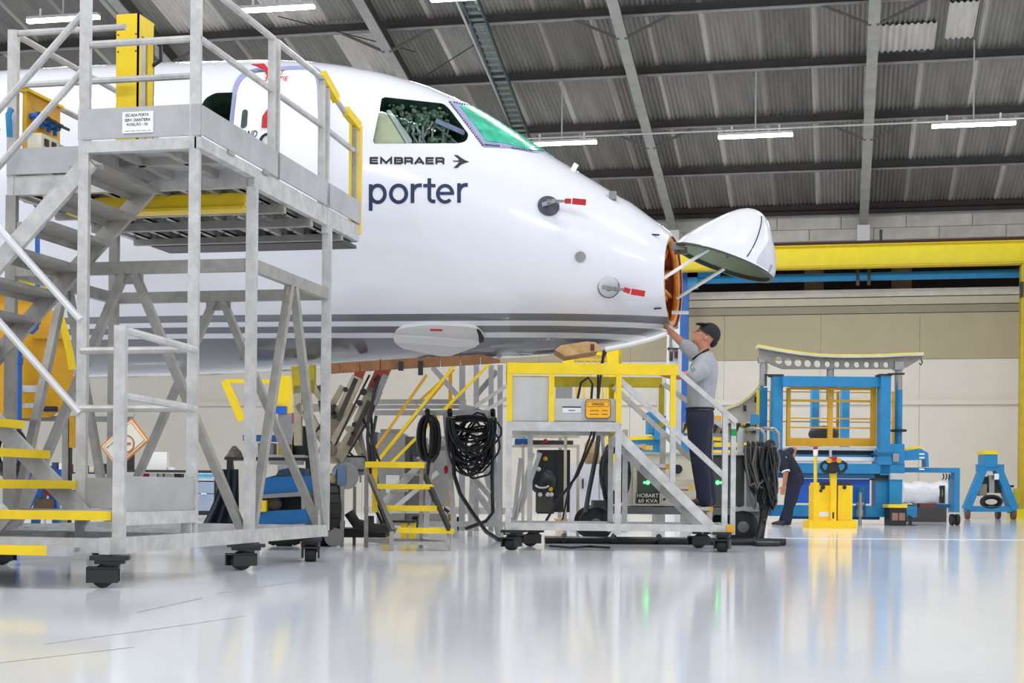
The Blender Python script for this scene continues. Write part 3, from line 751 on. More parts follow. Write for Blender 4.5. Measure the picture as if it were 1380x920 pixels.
mb().lathe([(.065,0),(.065,.14)], C(446,606,14.60), -Fv, 16).build('gear_knuckle', M('knuckle_grey',(120,116,108),.45,.4), air)
tubes('gear_hose', CABLE, air, .015, [C(510,505,14.5), C(502,540,14.5), C(500,560,14.5), C(503,600,14.5), C(507,640,14.5), C(514,690,14.6), C(528,720,14.7)],
      [C(507,560,14.45), C(500,600,14.45), C(504,640,14.45), C(510,680,14.5), C(524,716,14.7)], [C(497,560,14.45), C(495,590,14.45), C(500,640,14.45), C(508,690,14.6), C(522,722,14.7)])

for a, b_, w, mt, d in (((430,520),(452,560),.04,MATS['dark_link'],15.0),((420,560),(440,600),.05,BEIGE,15.0),((462,520),(440,560),.05,BEIGE,15.15),((498,540),(470,600),.035,MATS['dark_link'],14.62),((520,505),(503,545),.05,STEEL,14.55),((468,575),(486,612),.05,BEIGE,14.8),((484,580),(492,622),.05,STEEL,14.9),((500,575),(496,625),.045,BEIGE,14.9),((470,590),(452,622),.05,BEIGE,14.75)):
    strut('gear_link', mt, a, b_, w, d)
for k, (a, c, e_) in enumerate((((498,505),(478,545),(452,600)),((516,512),(500,560),(470,610)),((430,540),(436,575),(450,606)),((488,560),(500,590),(512,622)),((460,600),(478,616),(500,628)),((440,560),(420,590),(410,612)))):
    mb().tube([C(*a,14.5+.05*k), C(*c,14.48+.05*k), C(*e_,14.5+.05*k)], .012, 6).build('gear_hose', CABLE, air)
# ================================================================ TALL ALUMINIUM ACCESS STAIR (left foreground)
XR, XL, XM = -3.84, -5.62, -4.60                           # right side, left side, left edge of the front landing
Y0, Y1, Y2, Y3, Y4 = 7.42, 8.48, 9.35, 10.85, 11.55        # foot, front of landing, tower front, tower back, deck lip
st = thing('access_stair', (XR-.9, 9.4, 0), 'tall aluminium access stair with yellow-edged treads beside the open service door', 'stair')
def bs(name, mat, *segs): bars(name, mat, st, *segs)
ZB, ZD, ZK, ZT = .225, 2.69, 2.88, 3.66                    # base frame, deck, toe board top, top rail
# base frame
bs('base_rail', ALU, ((XR,7.33,ZB),(XR,Y3,ZB),.06,.09), ((XL,Y2,ZB),(XL,Y3,ZB),.06,.09), ((XL,Y2,ZB),(XR-.03,Y2,ZB),.05,.08), ((XL,Y3,ZB),(XR-.03,Y3,ZB),.05,.08),
   ((-6.9,Y0,ZB),(XR-.03,Y0,ZB),.05,.08), ((-6.9,Y1,ZB),(XR-.03,Y1,ZB),.05,.08), ((XM-.1,7.36,ZB),(XM-.1,Y2,ZB),.05,.07), ((-6.9,Y0,ZB),(-6.9,Y1,ZB),.05,.08))
# tower posts
for x in (XR, XL):
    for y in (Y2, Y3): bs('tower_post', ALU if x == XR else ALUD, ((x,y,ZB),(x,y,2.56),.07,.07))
# tower mid rails and the A braces under them, each face
zm = 2.04
for a, b in (((XL,Y2),(XR,Y2)), ((XL,Y3),(XR,Y3)), ((XR,Y2),(XR,Y3)), ((XL,Y2),(XL,Y3))):
    a, b = V(*a, zm), V(*b, zm); mid = (a+b)/2; dn = V(0,0,zm-ZB-.03); t = (b-a).normalized()
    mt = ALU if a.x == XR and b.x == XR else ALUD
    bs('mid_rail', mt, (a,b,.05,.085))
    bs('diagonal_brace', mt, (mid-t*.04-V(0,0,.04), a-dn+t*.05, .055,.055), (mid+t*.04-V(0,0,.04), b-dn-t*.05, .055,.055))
    mb().box(mid-V(0,0,.06), (.02,.20,.10) if abs(t.y) > .5 else (.20,.02,.10)).build('gusset', ALUD, st)
for y in (Y2, Y3): mb().box((XR,y+(.05 if y == Y2 else -.05),ZB+.09), (.012,.16,.14)).build('gusset', ALU, st)
# front landing posts and foot posts
bs('landing_post', ALU, ((XM,Y1,ZB),(XM,Y1,ZT+.04),.062,.062), ((XR-.02,Y1,ZB),(XR-.02,Y1,ZT+.04),.062,.062))
bs('foot_post', ALU, ((XR,7.50,ZB+.04),(XR,7.50,1.43),.062,.062))
bs('foot_post', ALU, ((-5.33,7.50,ZB+.04),(-5.33,7.50,1.43),.055,.055), ((XR-.02,Y1-.07,ZB),(XR-.02,Y1-.07,.38),.06,.05))
# decks: landing and main
bs('deck_frame', ALU, ((XM,Y1,2.655),(XR,Y1,2.655),.06,.07), ((XR,Y1-.03,2.655),(XR,Y2,2.655),.06,.07), ((XM,Y1,2.655),(XM,Y2,2.655),.06,.07),
   ((XL,Y2,2.625),(XR-.03,Y2,2.625),.05,.13), ((XR,Y2-.03,2.625),(XR,Y4,2.625),.05,.13), ((XL,Y2-.03,2.625),(XL,Y4,2.625),.05,.13), ((XL,Y4,2.625),(XR,Y4,2.625),.05,.13))
mb().aabb((XM,Y1,2.675),(XR,Y2,2.69)).build('landing_plate', PLATE, st)
mb().aabb((XL,Y2,2.675),(XR,Y4,2.692)).build('deck_plate', M('deck_plate_grey',(70,70,70),.5,.3,.15), st)
for x in (-4.42, -4.1): bs('landing_joist', ALUD, ((x,Y1,2.65),(x,Y2,2.65),.05,.05))
bs('landing_joist', ALUD, ((XM,8.9,2.65),(XR,8.9,2.65),.05,.05))
x = XL+.12; i = 0
while x < XR-.1:
    y_b = Y4+.12 if i % 2 else Y4
    b = mb().aabb((x-.02,Y2+.03,2.56),(x+.02,y_b,2.575)).aabb((x-.02,Y2+.03,2.56),(x-.012,y_b,2.66)).aabb((x+.012,Y2+.03,2.56),(x+.02,y_b,2.66)); b.build('deck_joist', ALUD if i % 3 else ALU, st)
    hb = mb(); 
    for k in range(9): hb.lathe([(.011,0),(.011,.004)], (x, Y2+.3+k*.22, 2.558), -Uv, 8)
    hb.build('joist_holes', INK, st, kind='stuff')
    x += .19; i += 1
bs('cross_channel', ALUD, ((XL,9.95,2.53),(XR,9.95,2.53),.05,.06), ((XL,10.5,2.53),(XR,10.5,2.53),.06,.06), ((XL,11.2,2.54),(XR,11.2,2.54),.05,.05))
for x in (-4.15,-4.45,-4.8): mb().box((x,10.43,2.60),(.06,.03,.11)).build('channel_clip', ALUD, st)
mb().aabb((XL+.1,Y3+.45,2.52),(XR-.03,Y4+.1,2.545)).build('sliding_tray', M('tray_dark',(78,78,78),.5,.3,.15), st)
# yellow beam under the deck front
mb().aabb((-5.30,9.55,2.47),(-3.98,9.65,2.57)).build('fork_beam', YEL, st)
mb().aabb((-5.30,9.52,2.455),(-3.98,9.68,2.475)).build('fork_beam_flange', YEL, st)
# toe boards
def plate(name, lo, hi, mat=PLATE): return mb().aabb(lo, hi).build(name, mat, st)
plate('toe_board', (XM-.03,Y1-.035,2.70),(XR+.03,Y1-.02,ZK+.01))
plate('toe_board', (XR+.03,Y1-.03,2.70),(XR+.042,9.70,ZK))
plate('toe_board', (XR+.03,9.74,2.70),(XR+.042,10.72,ZK))
plate('toe_board', (XR+.03,10.79,2.70),(XR+.042,11.55,ZK))
plate('toe_board', (XL-.02,Y2-.04,2.70),(XM+.02,Y2-.025,ZK))
plate('toe_board', (XL-.035,Y2,2.70),(XL-.02,Y4,ZK))
for y in (8.9, 9.5): mb().box((XR+.036,y,2.69),(.014,.10,.03)).build('toe_clip', ALUD, st)
# entry landing (z .39) with yellow nosing, first step, toe boards
mb().aabb((-6.9,7.47,.37),(XM-.62,Y1,.405)).build('entry_plate', PLATE, st)
mb().aabb((XM-.62,7.47,.37),(XR-.02,Y1,.405)).build('entry_plate', PLATE, st)
mb().aabb((-6.9,7.40,.362),(XR-.03,7.47,.412)).build('yellow_nosing', YEL, st)
mb().aabb((-6.9,7.16,.195),(-4.02,7.42,.215)).build('step_plate', PLATE, st)
mb().aabb((-6.9,7.12,.180),(-4.06,7.17,.230)).build('yellow_nosing', YEL, st)
mb().aabb((-4.06,7.12,.178),(-3.94,7.19,.235)).build('step_end_plate', PLATE, st)
plate('toe_board', (XR-.005,7.53,.41),(XR+.008,Y1-.03,.605)); plate('toe_board', (XM+.05,Y1-.02,.41),(XR-.05,Y1-.008,.60))
bs('entry_frame', ALU, ((XR,7.50,.37),(XR,Y1,.37),.05,.075))
# lower flight climbing to the left, then the upper flight back to the landing
LF = [(XM-.02-.178*k, .575+.186*k) for k in range(6)]
for x, z in LF:
    mb().aabb((x-.23,7.53,z-.035),(x-.02,Y1-.06,z)).build('tread', ALUD, st)
    mb().aabb((x-.02,7.53,z-.045),(x+.015,Y1-.06,z+.006)).build('yellow_nosing', YEL, st)
for y in (7.51, Y1-.05): bs('stringer', ALU, ((XM+.08,y,.33),(-5.75,y,1.50),.035,.11))
mb().aabb((-6.75,7.47,1.47),(-5.68,Y2,1.52)).build('turn_plate', PLATE, st)
for x in (-6.72, -5.72):
    for y in (7.52, Y1, Y2-.05): bs('turn_post', ALU, ((x,y,ZB),(x,y,1.47 if y > 9 else 2.5),.055,.055))
UF = [(-5.62+.178*k, 1.70+.172*k) for k in range(6)]
for x, z in UF:
    mb().aabb((x,Y1+.04,z-.03),(x+.24,Y2-.03,z)).build('tread', ALUD, st)
    mb().aabb((x,Y1+.04,z-.06),(x+.03,Y2-.03,z-.03)).build('tread_lip', ALUD, st)
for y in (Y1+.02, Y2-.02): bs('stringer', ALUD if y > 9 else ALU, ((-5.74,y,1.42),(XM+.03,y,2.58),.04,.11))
# hand rails
R_ = .023
for z in (3.30, ZT):
    tubes('hand_rail', ALU, st, R_, [(XM,Y1,z),(XR,Y1,z)], [(XR,Y1,z),(XR,9.70,z)], [(XR,9.76,z),(XR,10.72,z)])
    tubes('hand_rail', ALU, st, R_, [(XL,Y2,z+.03),(XM-.25,Y2,z+.03)], [(XL,Y2,z+.03),(XL,Y4,z+.03)], [(XM-.25,Y2,z+.03),(XR-.4,Y2+.0,z+.03)] if z < 3.4 else [(XM-.25,Y2,z+.03),(-4.78,Y2,z+.03)])
    tubes('hand_rail', ALU, st, R_, [(XM,Y1,z-.14),(-5.76,Y1,z-1.30)])
bs('rail_post', ALU, ((XL,Y2,2.69),(XL,Y2,ZT+.05),.065,.065), ((XL,Y4,2.69),(XL,Y4,ZT),.055,.055))
bs('rail_post', ALU, ((XR,9.68,2.69),(XR,9.68,ZT),.05,.05), ((XR,9.775,2.69),(XR,9.775,ZT),.04,.05), ((XR,10.70,2.60),(XR,10.70,ZT-.02),.05,.06), ((XR,10.80,2.50),(XR,10.80,ZT-.05),.05,.06))
tubes('hand_rail', ALU, st, R_, [(XR,10.8,3.30),(XR,11.52,3.28)], [(XR,10.95,3.60),(XR,11.3,3.52)])
mb().bar((XR+.01,10.68,3.68),(XR+.01,11.0,3.58),.05,.07).build('sliding_rail_sleeve', YEL, st)
mb().bar((XR+.01,11.22,3.545),(XR+.01,11.56,3.50),.05,.07).build('sliding_rail_sleeve', YEL, st)
bs('rail_post', ALUD, ((XR,11.46,2.6),(XR,11.46,3.47),.045,.045)); bs('yellow_guard', M('pale_yellow',(246,214,110),.45), ((XR+.02,11.55,2.62),(XR+.02,11.55,3.50),.05,.035))
bs('yellow_guard', YEL, ((XR,11.38,2.6),(XR,11.38,3.47),.02,.02))
for z in (1.03, 1.39):
    tubes('hand_rail', ALU, st, R_, [(XM,Y1-.02,z),(XR,Y1-.02,z)], [(XR,7.50,z+.02),(XR,Y1-.02,z)])
for z in (1.00, 1.58):
    tubes('hand_rail', M('bright_tube',(226,226,230),.3,.3,.06), st, .024, [(XM,Y1-.03,z),(-5.73,Y1-.03,z+1.16)])
    tubes('hand_rail', MATS['bright_tube'], st, .024, [(-5.33,7.50,min(z,1.4)),(-5.75,7.50,min(z,1.4)+.44)])
# casters
CASM = M('caster_black', (38,38,40), .5, .1, .2)
cb = mb().box((0,0,.135),(.17,.13,.02)).box((0,0,.118),(.13,.10,.02)).lathe([(.045,.095),(.05,.118)],(0,0,0),Uv,14).bar((.015,0,.11),(-.03,0,.06),.05,.04).bar((.03,-.03,.10),(.0,-.03,.06),.012,.02).bar((.03,.03,.10),(.0,.03,.06),.012,.02).mesh('caster'); cb.materials.append(CASM)
cw = mb().lathe([(.02,-.035),(.048,-.035),(.052,-.02),(.052,.02),(.048,.035),(.02,.035)], (-.03,0,.052), V(0,1,0), 16).mesh('caster_wheel'); cw.materials.append(BLACK)
cg = mb().box((-.03,-.05,.055),(.14,.012,.062)).box((-.03,.05,.055),(.14,.012,.062)).box((-.03,0,.088),(.14,.112,.010)).mesh('wheel_guard'); cg.materials.append(CASM)
def caster(parent, x, y, rz=0, s=1.0):
    mw = Matrix.Translation((x,y,0)) @ Matrix.Rotation(rz,4,'Z') @ Matrix.Scale(s,4)
    c = inst('caster', cb, parent, mw); inst('caster_wheel', cw, c, mw); inst('wheel_guard', cg, c, mw); return c
for x, y, r in ((XR,7.40,.4),(XR,9.30,.9),(XR,10.55,1.9),(XL+.05,9.25,.3),(XL,10.7,.5),(-6.8,7.45,.2),(-6.8,8.4,.2)): caster(st, x, y, r, 1.2)
# sign on the toe board and the diamond sign are sheets fixed to the stair
so = V(-4.326, Y1-.04, 2.727)
mb().aabb((so.x,Y1-.042,so.z),(so.x+.205,Y1-.036,so.z+.13)).build('white_sign', M('sign_white',(240,240,240),.5,0,.02), st)
for i, (t, w, x0) in enumerate((('ESCADA PORTA',.155,.022),('SERV. DIANTEIRA',.172,.016),('POSIÇÃO - 02',.140,.030))):
    text_on('sign_lettering', t, (so.x+x0, Y1-.0435, so.z+.100-.030*i), (w,0,0), (0,0,.019 if i < 2 else .024), INK, st, .012)
for k in range(24): 
    if k % 5: mb().aabb((so.x+.012+k*.0075,Y1-.0434,so.z+.010),(so.x+.0165+k*.0075,Y1-.043,so.z+.014)).build('sign_fine_print', INK, st)
for w_, z_ in ((.205,.0),): pass
dg = thing('diamond_sign', (-4.30, 8.40, .65), 'orange-edged cream diamond warning sign hung on the stair behind the foot post', 'sign')
dc = V(-4.268, 8.40, .812); dm = Matrix.Rotation(math.radians(-40), 3, 'Y')
dmm = mb().box(dc, (.275,.010,.180), dm); dmm.build('orange_border', M('sign_orange',(222,140,26),.5), dg)
mb().box(dc-V(0,.006,0), (.257,.006,.162), dm).build('cream_face', M('sign_cream',(236,232,220),.5), dg)
mb().box(dc-V(0,.010,0), (.240,.003,.145), dm).build('inner_frame', MATS['sign_orange'], dg)
mb().box(dc-V(0,.0115,0), (.231,.003,.136), dm).build('inner_face', MATS['sign_cream'], dg)
mb().tube([dc+V(0,-.014,0)+dm@V(.052*math.cos(t*.2618)+.01,0,.052*math.sin(t*.2618)-.012) for t in range(24)], .0045, 6, True).build('circle_mark', M('sign_brown',(176,108,40),.5), dg)
mb().bar(dc+V(0,-.014,0)+dm@V(.01,0,-.012), dc+V(0,-.014,0)+dm@V(.035,0,-.03), .006, .012).build('arrow_mark', MATS['sign_brown'], dg)
text_on('sign_lettering', 'EM EXPLORA', dc+V(0,-.0145,0)+dm@V(-.105,0,.044), dm@V(.12,0,0), dm@V(0,0,.013), INK, dg)
mb().tube([dc+dm@V(.11,0,.07)+V(0,.005,0), dc+dm@V(.11,0,.07)+V(.01,.03,.06)], .003, 5).build('hanging_wire', STEEL, dg)
# ---- yellow mast on the deck
ym = thing('lift_mast', (-4.92, 9.78, 2.694), 'tall yellow steel mast standing behind the white lettered sign on the deck', 'mast')
x0, x1, yf, yb, zt = -5.005, -4.835, 9.66, 9.91, 3.885
mb().prism([(x0,yf,2.694),(x1,yf,2.694),(x1,yf,zt),(x0,yf,zt)], (0,.012,0)).build('front_plate', YEL, ym)
mb().prism([(x1,yf,2.694),(x1,yf+.05,2.694),(x1,yf+.05,zt),(x1,yf,zt)], (-.012,0,0)).build('side_plate', YEL, ym)
mb().prism([(x1,yf+.15,2.694),(x1,yb,2.694),(x1,yb,zt),(x1,yf+.15,zt)], (-.012,0,0)).build('side_plate', YEL, ym)
mb().prism([(x1,yf+.05,3.74),(x1,yf+.15,3.74),(x1,yf+.15,zt),(x1,yf+.05,zt)], (-.012,0,0)).build('side_plate', YEL, ym)
mb().aabb((x0,yf+.012,zt-.012),(x1-.012,yb,zt)).build('top_plate', YEL, ym); mb().aabb((x0,yb-.012,2.694),(x1,yb,zt-.012)).build('rear_plate', YEL, ym)
mb().aabb((x0,yf+.012,2.694),(x0+.012,yb-.012,zt-.012)).build('side_plate', YEL, ym)
mb().aabb((x1-.04,yf+.055,2.694),(x1-.006,yf+.13,3.73)).build('inner_rail', ALU, ym)
hb = mb()
for z in (3.74,3.68,3.62,3.20,3.13,3.08):
    for x in (x0+.015, x1-.02): hb.lathe([(.006,0),(.006,.003)], (x,yf,z), -Fv, 8)
hb.build('bolt_holes', INK, ym, kind='stuff')
mb().tube([(x1+.0,yb-.02,3.78),(x1+.05,yb,3.72),(x1+.05,yb,3.62),(x1,yb-.02,3.58)], .014, 8).build('cable', CABLE, ym)
# ---- yellow control panel on the left of the deck
cp = thing('valve_panel', (-5.5, 9.6, 2.88), 'yellow panel of blue-handled valves on the far left deck rail', 'control panel')
xp = -5.53
mb().aabb((xp-.03,9.37,2.80),(xp,9.83,3.30)).build('panel_plate', OCH, cp); mb().aabb((xp-.05,9.36,3.29),(xp+.02,9.85,3.31)).build('panel_cap', YEL, cp)
for i, (y, z) in enumerate(((9.42,3.13),(9.51,3.125),(9.60,3.12),(9.69,3.115))):
    mb().lathe([(.022,0),(.022,.05),(.03,.05),(.03,.07)], (xp,y,z), V(1,0,0), 12).build('valve_body', DEEPB, cp)
    mb().bar((xp+.075,y-.01,z+.01),(xp+.10,y+.09,z+.0),.012,.018).build('valve_lever', M('lever_dark',(50,56,60),.5), cp)
    mb().bar((xp+.04,y,z-.02),(xp+.04,y,z-.06),.025,.03).build('valve_stem', DEEPB, cp)
mb().aabb((xp,9.38,2.80),(xp+.11,9.62,3.0)).build('switch_box', CREAM, cp); mb().aabb((xp,9.64,2.80),(xp+.10,9.82,2.985)).build('switch_box', CREAM, cp)
for y, mt in ((9.42,INK),(9.52,INK),(9.66,RED),(9.74,RED)): mb().aabb((xp+.10,y,2.92),(xp+.117,y+.055,2.97)).build('switch', mt, cp)
mb().tube([(xp-.06,9.26,2.95),(xp-.06,9.24,3.10),(xp-.05,9.26,3.14)], .022, 8).build('blue_hose', BLUE, cp)
mb().tube([(xp-.1,9.2,3.0),(xp-.2,9.15,2.96),(xp-.24,9.1,2.86),(xp-.2,9.1,2.72),(xp-.1,9.2,2.70)], .016, 8).build('black_hose', CABLE, cp)
mb().ell((xp+.03,9.42,2.80),(.06,.10,.05)).build('white_lamp', WHITE, cp)
# ================================================================ YELLOW WORK PLATFORM under the nose
dF, dB = 13.6, 14.6
wp = thing('work_platform', Q(U(830,14.1),14.1,0), 'low aluminium work platform with bright yellow guard rails under the aircraft nose', 'platform')
def P(px, py, d): return C(px, py, d)
def wbars(name, mat, *segs): bars(name, mat, wp, *segs)
def qb(name, mat, par, x0, x1, y0, y1, d, dep): return mb().qbox(x0, x1, y0, y1, d, dep).build(name, mat, par)
zd = ZZ(760,568,dF)
def QP(px, d, z): return Q(U(px,d), d, z)
def sc(px, d): return px                                    # pixel columns are given at the front face
def at(px, z, back=0.0): return Q(U(px,dF), dF+back, z)      # a point of the platform: front-face column, height, depth behind it
wbars('guard_rail', YEL, (at(682,1.665),at(912,1.665),.05,.10))
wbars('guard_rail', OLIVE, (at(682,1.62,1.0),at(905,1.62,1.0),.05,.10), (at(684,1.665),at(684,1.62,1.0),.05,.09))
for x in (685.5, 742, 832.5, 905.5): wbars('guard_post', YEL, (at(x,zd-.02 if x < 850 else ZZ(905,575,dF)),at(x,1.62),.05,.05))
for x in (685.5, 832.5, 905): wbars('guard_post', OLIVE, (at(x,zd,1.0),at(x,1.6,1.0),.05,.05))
wbars('leg', ALU, (at(685.5,.15),at(685.5,zd-.03),.055,.055), (at(832.5,.15),at(832.5,zd-.03),.055,.055), (at(715.5,.15,.9),at(715.5,zd-.03,.9),.05,.05), (at(852,.15,.9),at(852,zd-.03,.9),.05,.05), (at(685.5,.15,1.0),at(685.5,zd,1.0),.05,.05), (at(832.5,.15,1.0),at(832.5,zd,1.0),.05,.05))
wbars('deck_frame', ALU, (at(682,zd-.045),at(834,zd-.045),.06,.085), (at(682,zd-.045,1.0),at(834,zd-.045,1.0),.05,.085))
wbars('deck_edge', YEL, (at(833.5,zd-.03,.04),at(833.5,zd-.03,1.0),.05,.08))
mb().hexa([at(684,zd-.01,.03),at(832,zd-.01,.03),at(832,zd-.01,.97),at(684,zd-.01,.97),at(684,zd+.01,.03),at(832,zd+.01,.03),at(832,zd+.01,.97),at(684,zd+.01,.97)]).build('deck_plate', PLATE, wp)
qb('side_panel', LGREY, wp, 689, 739.5, 508, 567, dF+.01, .012)
qb('toe_panel', LGREY, wp, 744.5, 830, 537, 567, dF+.01, .012)
qb('white_label', M('paper_label',(226,228,224),.5,0,.02), wp, 757, 782, 549, 556, dF+.004, .004); qb('label_header', M('label_blue',(36,44,84),.5), wp, 757, 782, 547.5, 549.2, dF+.003, .004)
qb('label_print', INK, wp, 765, 774, 552.4, 553.4, dF+.002, .003)
sg = thing('warning_board', at(806,ZZ(806,563,dF),-.03), 'orange-yellow warning board reading ATENÇÃO fixed to the platform front', 'sign')
bd_ = roundp([(789,538.5),(823,538.5),(823,563.5),(789,563.5)], 4, 5)
mb().qpoly(bd_, dF-.034, .01).build('board_edge', M('board_edge',(70,58,20),.5), sg)
mb().qpoly(roundp([(789.8,539.3),(822.2,539.3),(822.2,562.7),(789.8,562.7)],4,5), dF-.037, .01).build('board_face', M('board_orange',(246,176,18),.45,0,.03), sg)
mb().qpoly(roundp([(791.5,541),(820.5,541),(820.5,548),(791.5,548)],2,4), dF-.039, .004).build('title_border', MATS['board_edge'], sg)
mb().qpoly(roundp([(792,541.5),(820,541.5),(820,547.5),(792,547.5)],2,4), dF-.041, .004).build('title_face', MATS['board_orange'], sg)
def ctext(name, t, x0, y0, w, h, d, mat, par, bold=.01): return text_on(name, t, C(x0,y0,d), Rv*(w/FOC*d), Uv*(h/FOC*d), mat, par, bold)
ctext('board_lettering', 'ATENÇÃO', 797.5, 547, 17, 5.2, dF-.044, INK, sg, .02)
for y in (553, 558):
    for x0, x1 in ((794,806),(810,818)): mb().qbox(x0,x1,y-.4,y+.4,dF-.0395,.002).build('board_small_print', MATS['board_edge'], sg)
# base and casters
wbars('base_rail', ALU, (at(682,.217),at(990,.217),.06,.066), (at(682,.217,1.0),at(990,.217,1.0),.05,.066), (at(684,.217),at(684,.217,1.0),.06,.066), (at(985,.217),at(985,.217,1.0),.06,.066))
wbars('yellow_corner', OCH, (at(979,.217,-.035),at(990,.217,-.035),.012,.068))
for x, bk, r in ((692,.05,1.2),(722,.95,.4),(976,.05,1.3),(965,.95,.3)):
    c = at(x,0,bk); caster(wp, c.x, c.y, r+YAW, 1.27)
# stair part: stringers, treads, posts, hand rails
S0, S1 = (831,579), (969,707)
for bk in (0.0, .9):
    wbars('stringer', ALU, (at(831,ZZ(831,584,dF),bk),at(968,.17,bk),.04,.085))
    wbars('hand_rail', ALU, (at(910,1.66,bk),at(992,ZZ(992,569,dF),bk),.045,.045)) if bk == 0 else wbars('hand_rail', ALU, (at(906,1.6,bk),at(992,ZZ(992,569,dF),bk),.045,.045))
    wbars('mid_hand_rail', ALU, (at(834,ZZ(834,512,dF),bk),at(976,ZZ(976,642,dF),bk),.04,.05))
    wbars('hand_rail_post', ALU, (at(906,ZZ(905,650,dF),bk),at(906,ZZ(905,575,dF),bk),.05,.05), (at(976.5 if bk == 0 else 974,.16,bk),at(976.5 if bk == 0 else 974,ZZ(976,556,dF),bk),.05,.05))
wbars('hand_rail_post', ALU, (at(988,.16,.02),at(988,ZZ(988,568,dF),.02),.045,.045))
wbars('green_band', GREEN, (at(988,ZZ(988,587,dF),.02),at(988,ZZ(988,578,dF),.02),.05,.05))
TR = [(895,.80),(926,.605),(955,.41),(863,.98)]
for x, z in TR:
    mb().hexa([at(x-22,z-.03,.04),at(x+2,z-.03,.04),at(x+2,z-.03,.88),at(x-22,z-.03,.88),at(x-22,z,.04),at(x+2,z,.04),at(x+2,z,.88),at(x-22,z,.88)]).build('tread', PLATE, wp)
    mb().hexa([at(x+2,z-.045,.04),at(x+7,z-.045,.04),at(x+7,z-.045,.88),at(x+2,z-.045,.88),at(x+2,z+.004,.04),at(x+7,z+.004,.04),at(x+7,z+.004,.88),at(x+2,z+.004,.88)]).build('tread_nosing', OCH, wp)
mb().tube([at(782,zd+.02,.5),at(779,ZZ(779,540,dF),.5),at(785,ZZ(785,510,dF),.5),at(795,ZZ(795,503,dF),.5),at(801,ZZ(801,512,dF),.5),at(799,ZZ(799,540,dF),.5)], .012, 6).build('cable_loop', CABLE, wp)
# cables hanging from the belly past the platform
hang = thing('hanging_cables', C(806,520,14.2), 'two black cables hanging from the belly down behind the yellow rail', 'cable')
mb().tube([C(814,472,14.3),C(809,510,14.3),C(805,545,14.3),C(800,590,14.3),C(778,640,14.5),C(748,680,14.8),C(728,716,15)], .014, 7).build('cable', CABLE, hang)
mb().tube([C(818,471,14.3),C(806,500,14.4),C(805,560,14.4),C(784,620,14.6),C(765,665,14.9),C(758,700,15)], .010, 7).build('cable', CABLE, hang)
# ================================================================ GROUND POWER CART
g_ = 16.2
gp_ = thing('ground_power_cart', Q(U(920,g_),g_+.5,0), 'cream wheeled ground power unit with green lamps standing behind the platform steps', 'power unit')
qb('cabinet', CREAM, gp_, 853, 938, 612, 681, g_, 1.2); qb('cabinet_lid', LGREY, gp_, 850, 1004, 609.5, 612.5, g_-.03, 1.26)
qb('cabinet_end', M('dark_grille',(70,72,72),.5,0,.2), gp_, 938.5, 1003, 613, 681, g_+.02, 1.16)
qb('control_window', M('control_glass',(66,74,66),.15,0,.15), gp_, 859, 890, 631, 664, g_-.012, .012)
qb('nameplate', INK, gp_, 857.5, 889, 663.5, 678, g_-.014, .012)
ctext('nameplate_lettering', 'HOBART', 858.5, 670, 29, 5.4, g_-.018, M('pale_lettering',(226,222,200),.5), gp_, .012)
ctext('nameplate_lettering', '60 KVA', 860, 677, 26.5, 5, g_-.018, MATS['pale_lettering'], gp_, .012)
LED = M('green_led', (60,255,90), .4, 0, 0, 1, emit=6)
for x, y, r in ((873,650,.022),(868.5,650,.012),(967,650,.022),(972,650,.014)):
    d = g_-.014 if x < 900 else g_+.016
    mb().lathe([(r,0),(r*.6,.012),(0,.016)], C(x,y,d), -Fv, 12).build('lamp', LED, gp_)
qb('panel', M('panel_beige',(204,196,172),.45), gp_, 892, 936, 646, 680, g_-.01, .012)
mb().lathe([(.03,0),(.03,.03)], C(906,661,g_-.01), -Fv, 14).build('socket', M('brass',(170,120,50),.3,.6), gp_); mb().lathe([(.05,0),(.05,.05)], C(913,632,g_), -Fv, 14).build('socket', BLACK, gp_)
qb('switch', INK, gp_, 894, 897, 671, 674, g_-.02, .012)
qb('chassis', M('chassis_grey',(104,108,108),.45,.2,.15), gp_, 800, 1024, 683, 693, g_-.05, 1.3)
qb('chassis_lip', LGREY, gp_, 985, 1024, 683, 689, g_-.07, .02)
qb('tool_tray', M('tray_grey',(84,88,88),.5,.2), gp_, 800, 824, 674, 683, g_-.05, .5)
for x, y in ((803,0),(1000,0)):
    r_ = .185 if x < 900 else .175
    for bk in (-.02, 1.2):
        c = Q(U(x,g_), g_+bk, r_)
        w_ = mb().lathe([(r_*.45,-.09),(r_*.85,-.08),(r_,-.05),(r_,.05),(r_*.85,.08),(r_*.45,.09)], c, Fv, 28).build('tyre', BLACK, gp_)
        mb().lathe([(.02,-.10),(r_*.48,-.085),(r_*.48,.085),(.02,.10)], c, Fv, 18).build('wheel_hub', M('hub_grey',(120,120,118),.5,.3), w_)
        mb().bar(c+Uv*.0, c+Uv*.20, .06, .05).build('wheel_fork', MATS['chassis_grey'], gp_)
mb().tube([C(789,690,g_-.1),C(794,660,g_-.1),C(804,610,g_-.1),C(807.5,582,g_-.1)], .026, 8).build('tow_bar', M('tow_bar_grey',(84,84,84),.45,.3), gp_)
mb().tube([C(815,645,g_),C(812,590,g_),C(817,582,g_),C(828,582,g_)], .02, 8).build('hose_hook', LGREY, gp_)
